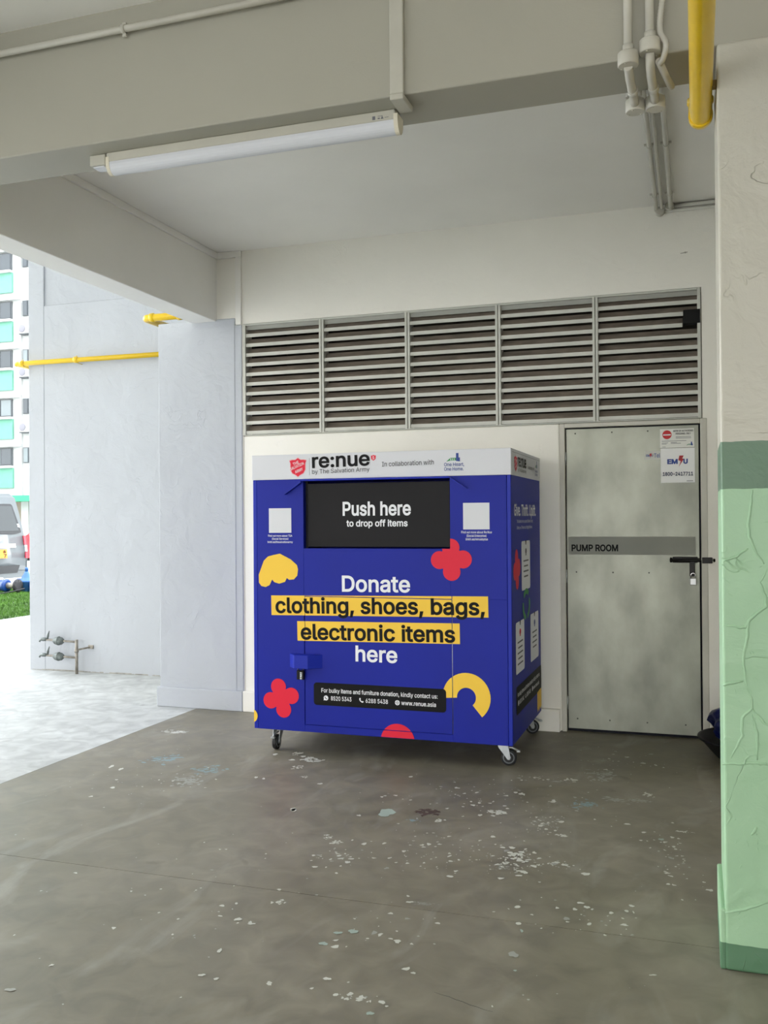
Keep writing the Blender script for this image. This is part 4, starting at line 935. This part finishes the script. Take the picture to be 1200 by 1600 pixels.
lathe_b = nb(); lathe(lathe_b, [(.045, -.01), (.05, 0)], (vx, onrear(1.18) - .012, 1.18), 'Y', 20); obj('round_badge', lathe_b, m_chrome, van)

van.rotation_euler = (0, 0, math.radians(86)); van.scale = (.99, 1, .94)
# red car beyond the van
car = thing('car', 'red car parked behind the van, mostly hidden by the white wall', 'car', (-17.8, 24.8, 0))
cx0, cy0 = -19.90, 24.0
m_rc = mat('red_car_paint', 'B81828', .3, coat=.6)
bm = nb(); t = nb(); prism(t, [(0, .30), (-.02, .75), (.05, 1.02), (.25, 1.14), (.55, 1.50), (.8, 1.56), (2.2, 1.54), (2.9, 1.05), (3.8, .90), (4.0, .6), (4.0, .28)], frameM((cx0, cy0 + 1.65, 0), (1, 0, 0), (0, 0, 1)), 1.65)
bmesh.ops.bevel(t, geom=[e for e in t.edges if abs(e.verts[0].co.y - e.verts[1].co.y) < .01], offset=.05, segments=2, affect='EDGES'); merge(bm, t); obj('body', bm, m_rc, car)
bm = nb(); prism(bm, [(.34, 1.12), (.62, 1.45), (2.1, 1.45), (2.7, 1.08)], frameM((cx0, cy0 - .001, 0), (1, 0, 0), (0, 0, 1)), .012); obj('side_window', bm, m_vg, car)
bm = nb(); box(bm, cx0 - .05, cx0 + 3.9, cy0 + .05, cy0 + 1.6, .26, .45, bev=.02); obj('bumper', bm, m_vtrim, car)
for x in (.72, 3.2):
    for y in (.10, 1.55):
        bm = nb(); lathe(bm, [(.18, -.1), (.30, -.1), (.32, -.06), (.32, .06), (.30, .1), (.18, .1)], (cx0 + x, cy0 + y, .32), 'Y', 22); obj('wheel', bm, m_rubber, car)

# large valves lying on the grass
m_vb = mat('blue_valve_paint', '123C7C', .4, coat=.1); m_vb2 = mat('faded_blue_valve_paint', '2E5C94', .45)
D = 15.9
t = thing('pipe_fitting', 'blue flanged pipe fitting lying on the grass, black flange at its right', 'pipe fitting', (-13.5, D, 0))
zc = .165
bm = nb(); lathe(bm, [(.10, -.72), (.115, -.68), (.115, -.22), (.125, -.20), (.135, -.17), (.135, -.13), (.10, -.12)], (-13.44, D, zc), 'X', 28); obj('barrel', bm, m_vb, t)
bm = nb(); box(bm, -14.14, -13.70, D - .05, D + .05, zc + .105, zc + .16, bev=.015); obj('label_plate', bm, m_white, t)
bm = nb(); lathe(bm, [(.062, -.14), (.062, .13)], (-13.44, D, zc), 'X', 24); obj('spigot', bm, m_galv, t)
bm = nb(); lathe(bm, [(.07, -.03), (.135, -.022), (.135, .022), (.07, .03)], (-13.31, D, zc), 'X', 30)
for k in range(8): lathe(bm, [(.012, -.035), (.012, .035)], (-13.31, D + .105 * math.cos(k * PI / 4), zc + .105 * math.sin(k * PI / 4)), 'X', 8)
obj('flange', bm, m_rubber, t)
t = thing('gate_valve', 'pale blue gate valve standing on the grass beside the white wall', 'valve', (-13.0, D + .15, 0))
bm = nb(); lathe(bm, [(.14, .02), (.14, .20), (.17, .22), (.17, .255), (.13, .26), (.10, .33), (.055, .40), (.04, .44)], (-13.36, D + .34, 0), 'Z', 26); obj('bonnet', bm, m_vb2, t)
bm = nb(); lathe(bm, [(.03, .40), (.03, .47), (.038, .475), (.030, .53)], (-13.36, D + .34, 0), 'Z', 12); obj('spindle', bm, m_vb2, t)
bm = nb(); lathe(bm, [(.135, -.22), (.135, -.19), (.09, -.18), (.09, .20), (.135, .21), (.135, .24)], (-13.36, D + .34, .16), 'X', 26); obj('flanged_body', bm, m_vb, t)
bm = nb(); tube(bm, [(-13.55, D - .45, .012), (-13.4, D - .38, .03), (-13.2, D - .25, .07), (-13.05, D - .1, .12)], .012, 8)
tag(obj('cable', bm, m_rubber, loc=(-13.2, D - .2, .03)), 'black cable lying on the grass before the valves', 'cable')

# block of flats far behind
m_fw = mat('flats_white', 'A3A6A4', .7, var=.03); m_fg = mat('flats_mint', '568E78', .7, var=.03); m_fgl = mat('flats_glass', '2E363A', .15, .2); m_fgr = mat('flats_louvre', '666F70', .5); m_beige = mat('flats_beige', '9F9686', .8)
m_mint2 = mat('flats_bright_mint', '249263', .6); m_frm = mat('flats_frame', '3A3F42', .5)
BYD = 44.0
flats = thing('apartment_block', 'white and mint green block of flats beyond the van', 'building', (-38, BYD, 0))
XS = -36.52      # corner between mint bays and the set-back white strip
bm = nb(); box(bm, -60, XS, BYD, BYD + 10, 2.9, 31); box(bm, XS, -10, BYD + .10, BYD + 10, 2.9, 31); obj('wall', bm, m_fw, flats)
bm = nb(); box(bm, -60, -10, BYD + 2.5, BYD + 10, 0, 2.9); obj('ground_floor_wall', bm, m_beige, flats)
for x in (-57, -52, -47, -42.5, -36.9, -31, -26, -21, -16): obj('pier', bx(x, x + .5, BYD + .4, BYD + .9, 0, 2.9), m_fw, flats)
obj('ledge', bx(-60, -10, BYD - .5, BYD + 1.2, 2.62, 2.95), m_mint2, flats, label='bright mint ledge')
zb = [4.70 + 2.8 * i for i in range(9)]
for z in zb:
    obj('ledge', bx(-60, XS + .0, BYD - .25, BYD + .02, z + 1.05, z + 1.20), m_fw, flats)
    obj('ledge', bx(-60, XS - .52, BYD - .30, BYD + .02, z - .16, z - .03), m_fw, flats)
    obj('spandrel', bx(-60, XS - .52, BYD - .12, BYD + .02, z - 1.30, z - .16), m_fg, flats, label='mint green panel')
    for k in range(4):
        x1 = XS - .58 - k * 3.0; x0 = x1 - 2.3
        w_ = obj('window', bx(x0, x1, BYD - .07, BYD + .01, z, z + 1.0), m_frm, flats)
        for j in range(3): obj('pane', bx(x0 + .05 + j * .75, x0 + .72 + j * .75, BYD - .09, BYD - .06, z + .05, z + .95), m_fgr if (int(z * 3) + j + k) % 3 == 0 else m_fgl, w_)
    x0 = XS + .10
    w_ = obj('window', bx(x0, x0 + .36, BYD + .02, BYD + .11, z + .12, z + 1.0), m_frm, flats); obj('pane', bx(x0 + .04, x0 + .32, BYD + .00, BYD + .03, z + .16, z + .96), m_fgl if int(z) % 2 else m_fgr, w_)
    for k in range(1, 6):
        x0 = XS + .10 + k * 3
        w_ = obj('window', bx(x0, x0 + 1.4, BYD + .02, BYD + .11, z + .12, z + 1.0), m_frm, flats); obj('pane', bx(x0 + .04, x0 + 1.36, BYD + .00, BYD + .03, z + .16, z + .96), m_fgl, w_)
for z, lab in ((zb[3] - .95, 'upper air conditioner unit on the white strip of the far flats'), (zb[2] - .62, 'middle air conditioner unit on the white strip of the far flats'), (zb[1] - .95, 'lower air conditioner unit on the white strip of the far flats')):
    a = thing('air_conditioner', lab, 'air conditioner', (XS + .3, BYD - .2, z), group=None)
    obj('casing', bx(XS + .06, XS + .75, BYD - .35, BYD + .02, z, z + .55, bev=.02), m_fw, a)
    bm = nb(); lathe(bm, [(.22, -.01), (.20, -.02), (.05, -.02)], (XS + .36, BYD - .355, z + .27), 'Y', 20); obj('fan_grille', bm, m_greyp, a)
    obj('bracket', bx(XS + .1, XS + .7, BYD - .30, BYD + .09, z - .05, z), m_frm, a)

bm = nb(); lathe(bm, [(.012, 0), (.009, -.012), (.004, -.018)], (-1.36, 4.62, 3.612), 'Z', 12)
obj('ceiling_nub', bm, m_ceil, bpy.data.objects['ceiling'])
bm = nb(); tube(bm, [(-.055, WY, 3.275), (-.055, WY - .014, 3.275)], .004, 8); tube(bm, [(-.085, WY - .002, 3.272), (-.04, WY - .004, 3.277)], .002, 6)
obj('old_nail', bm, m_galv, bpy.data.objects['wall_back'])
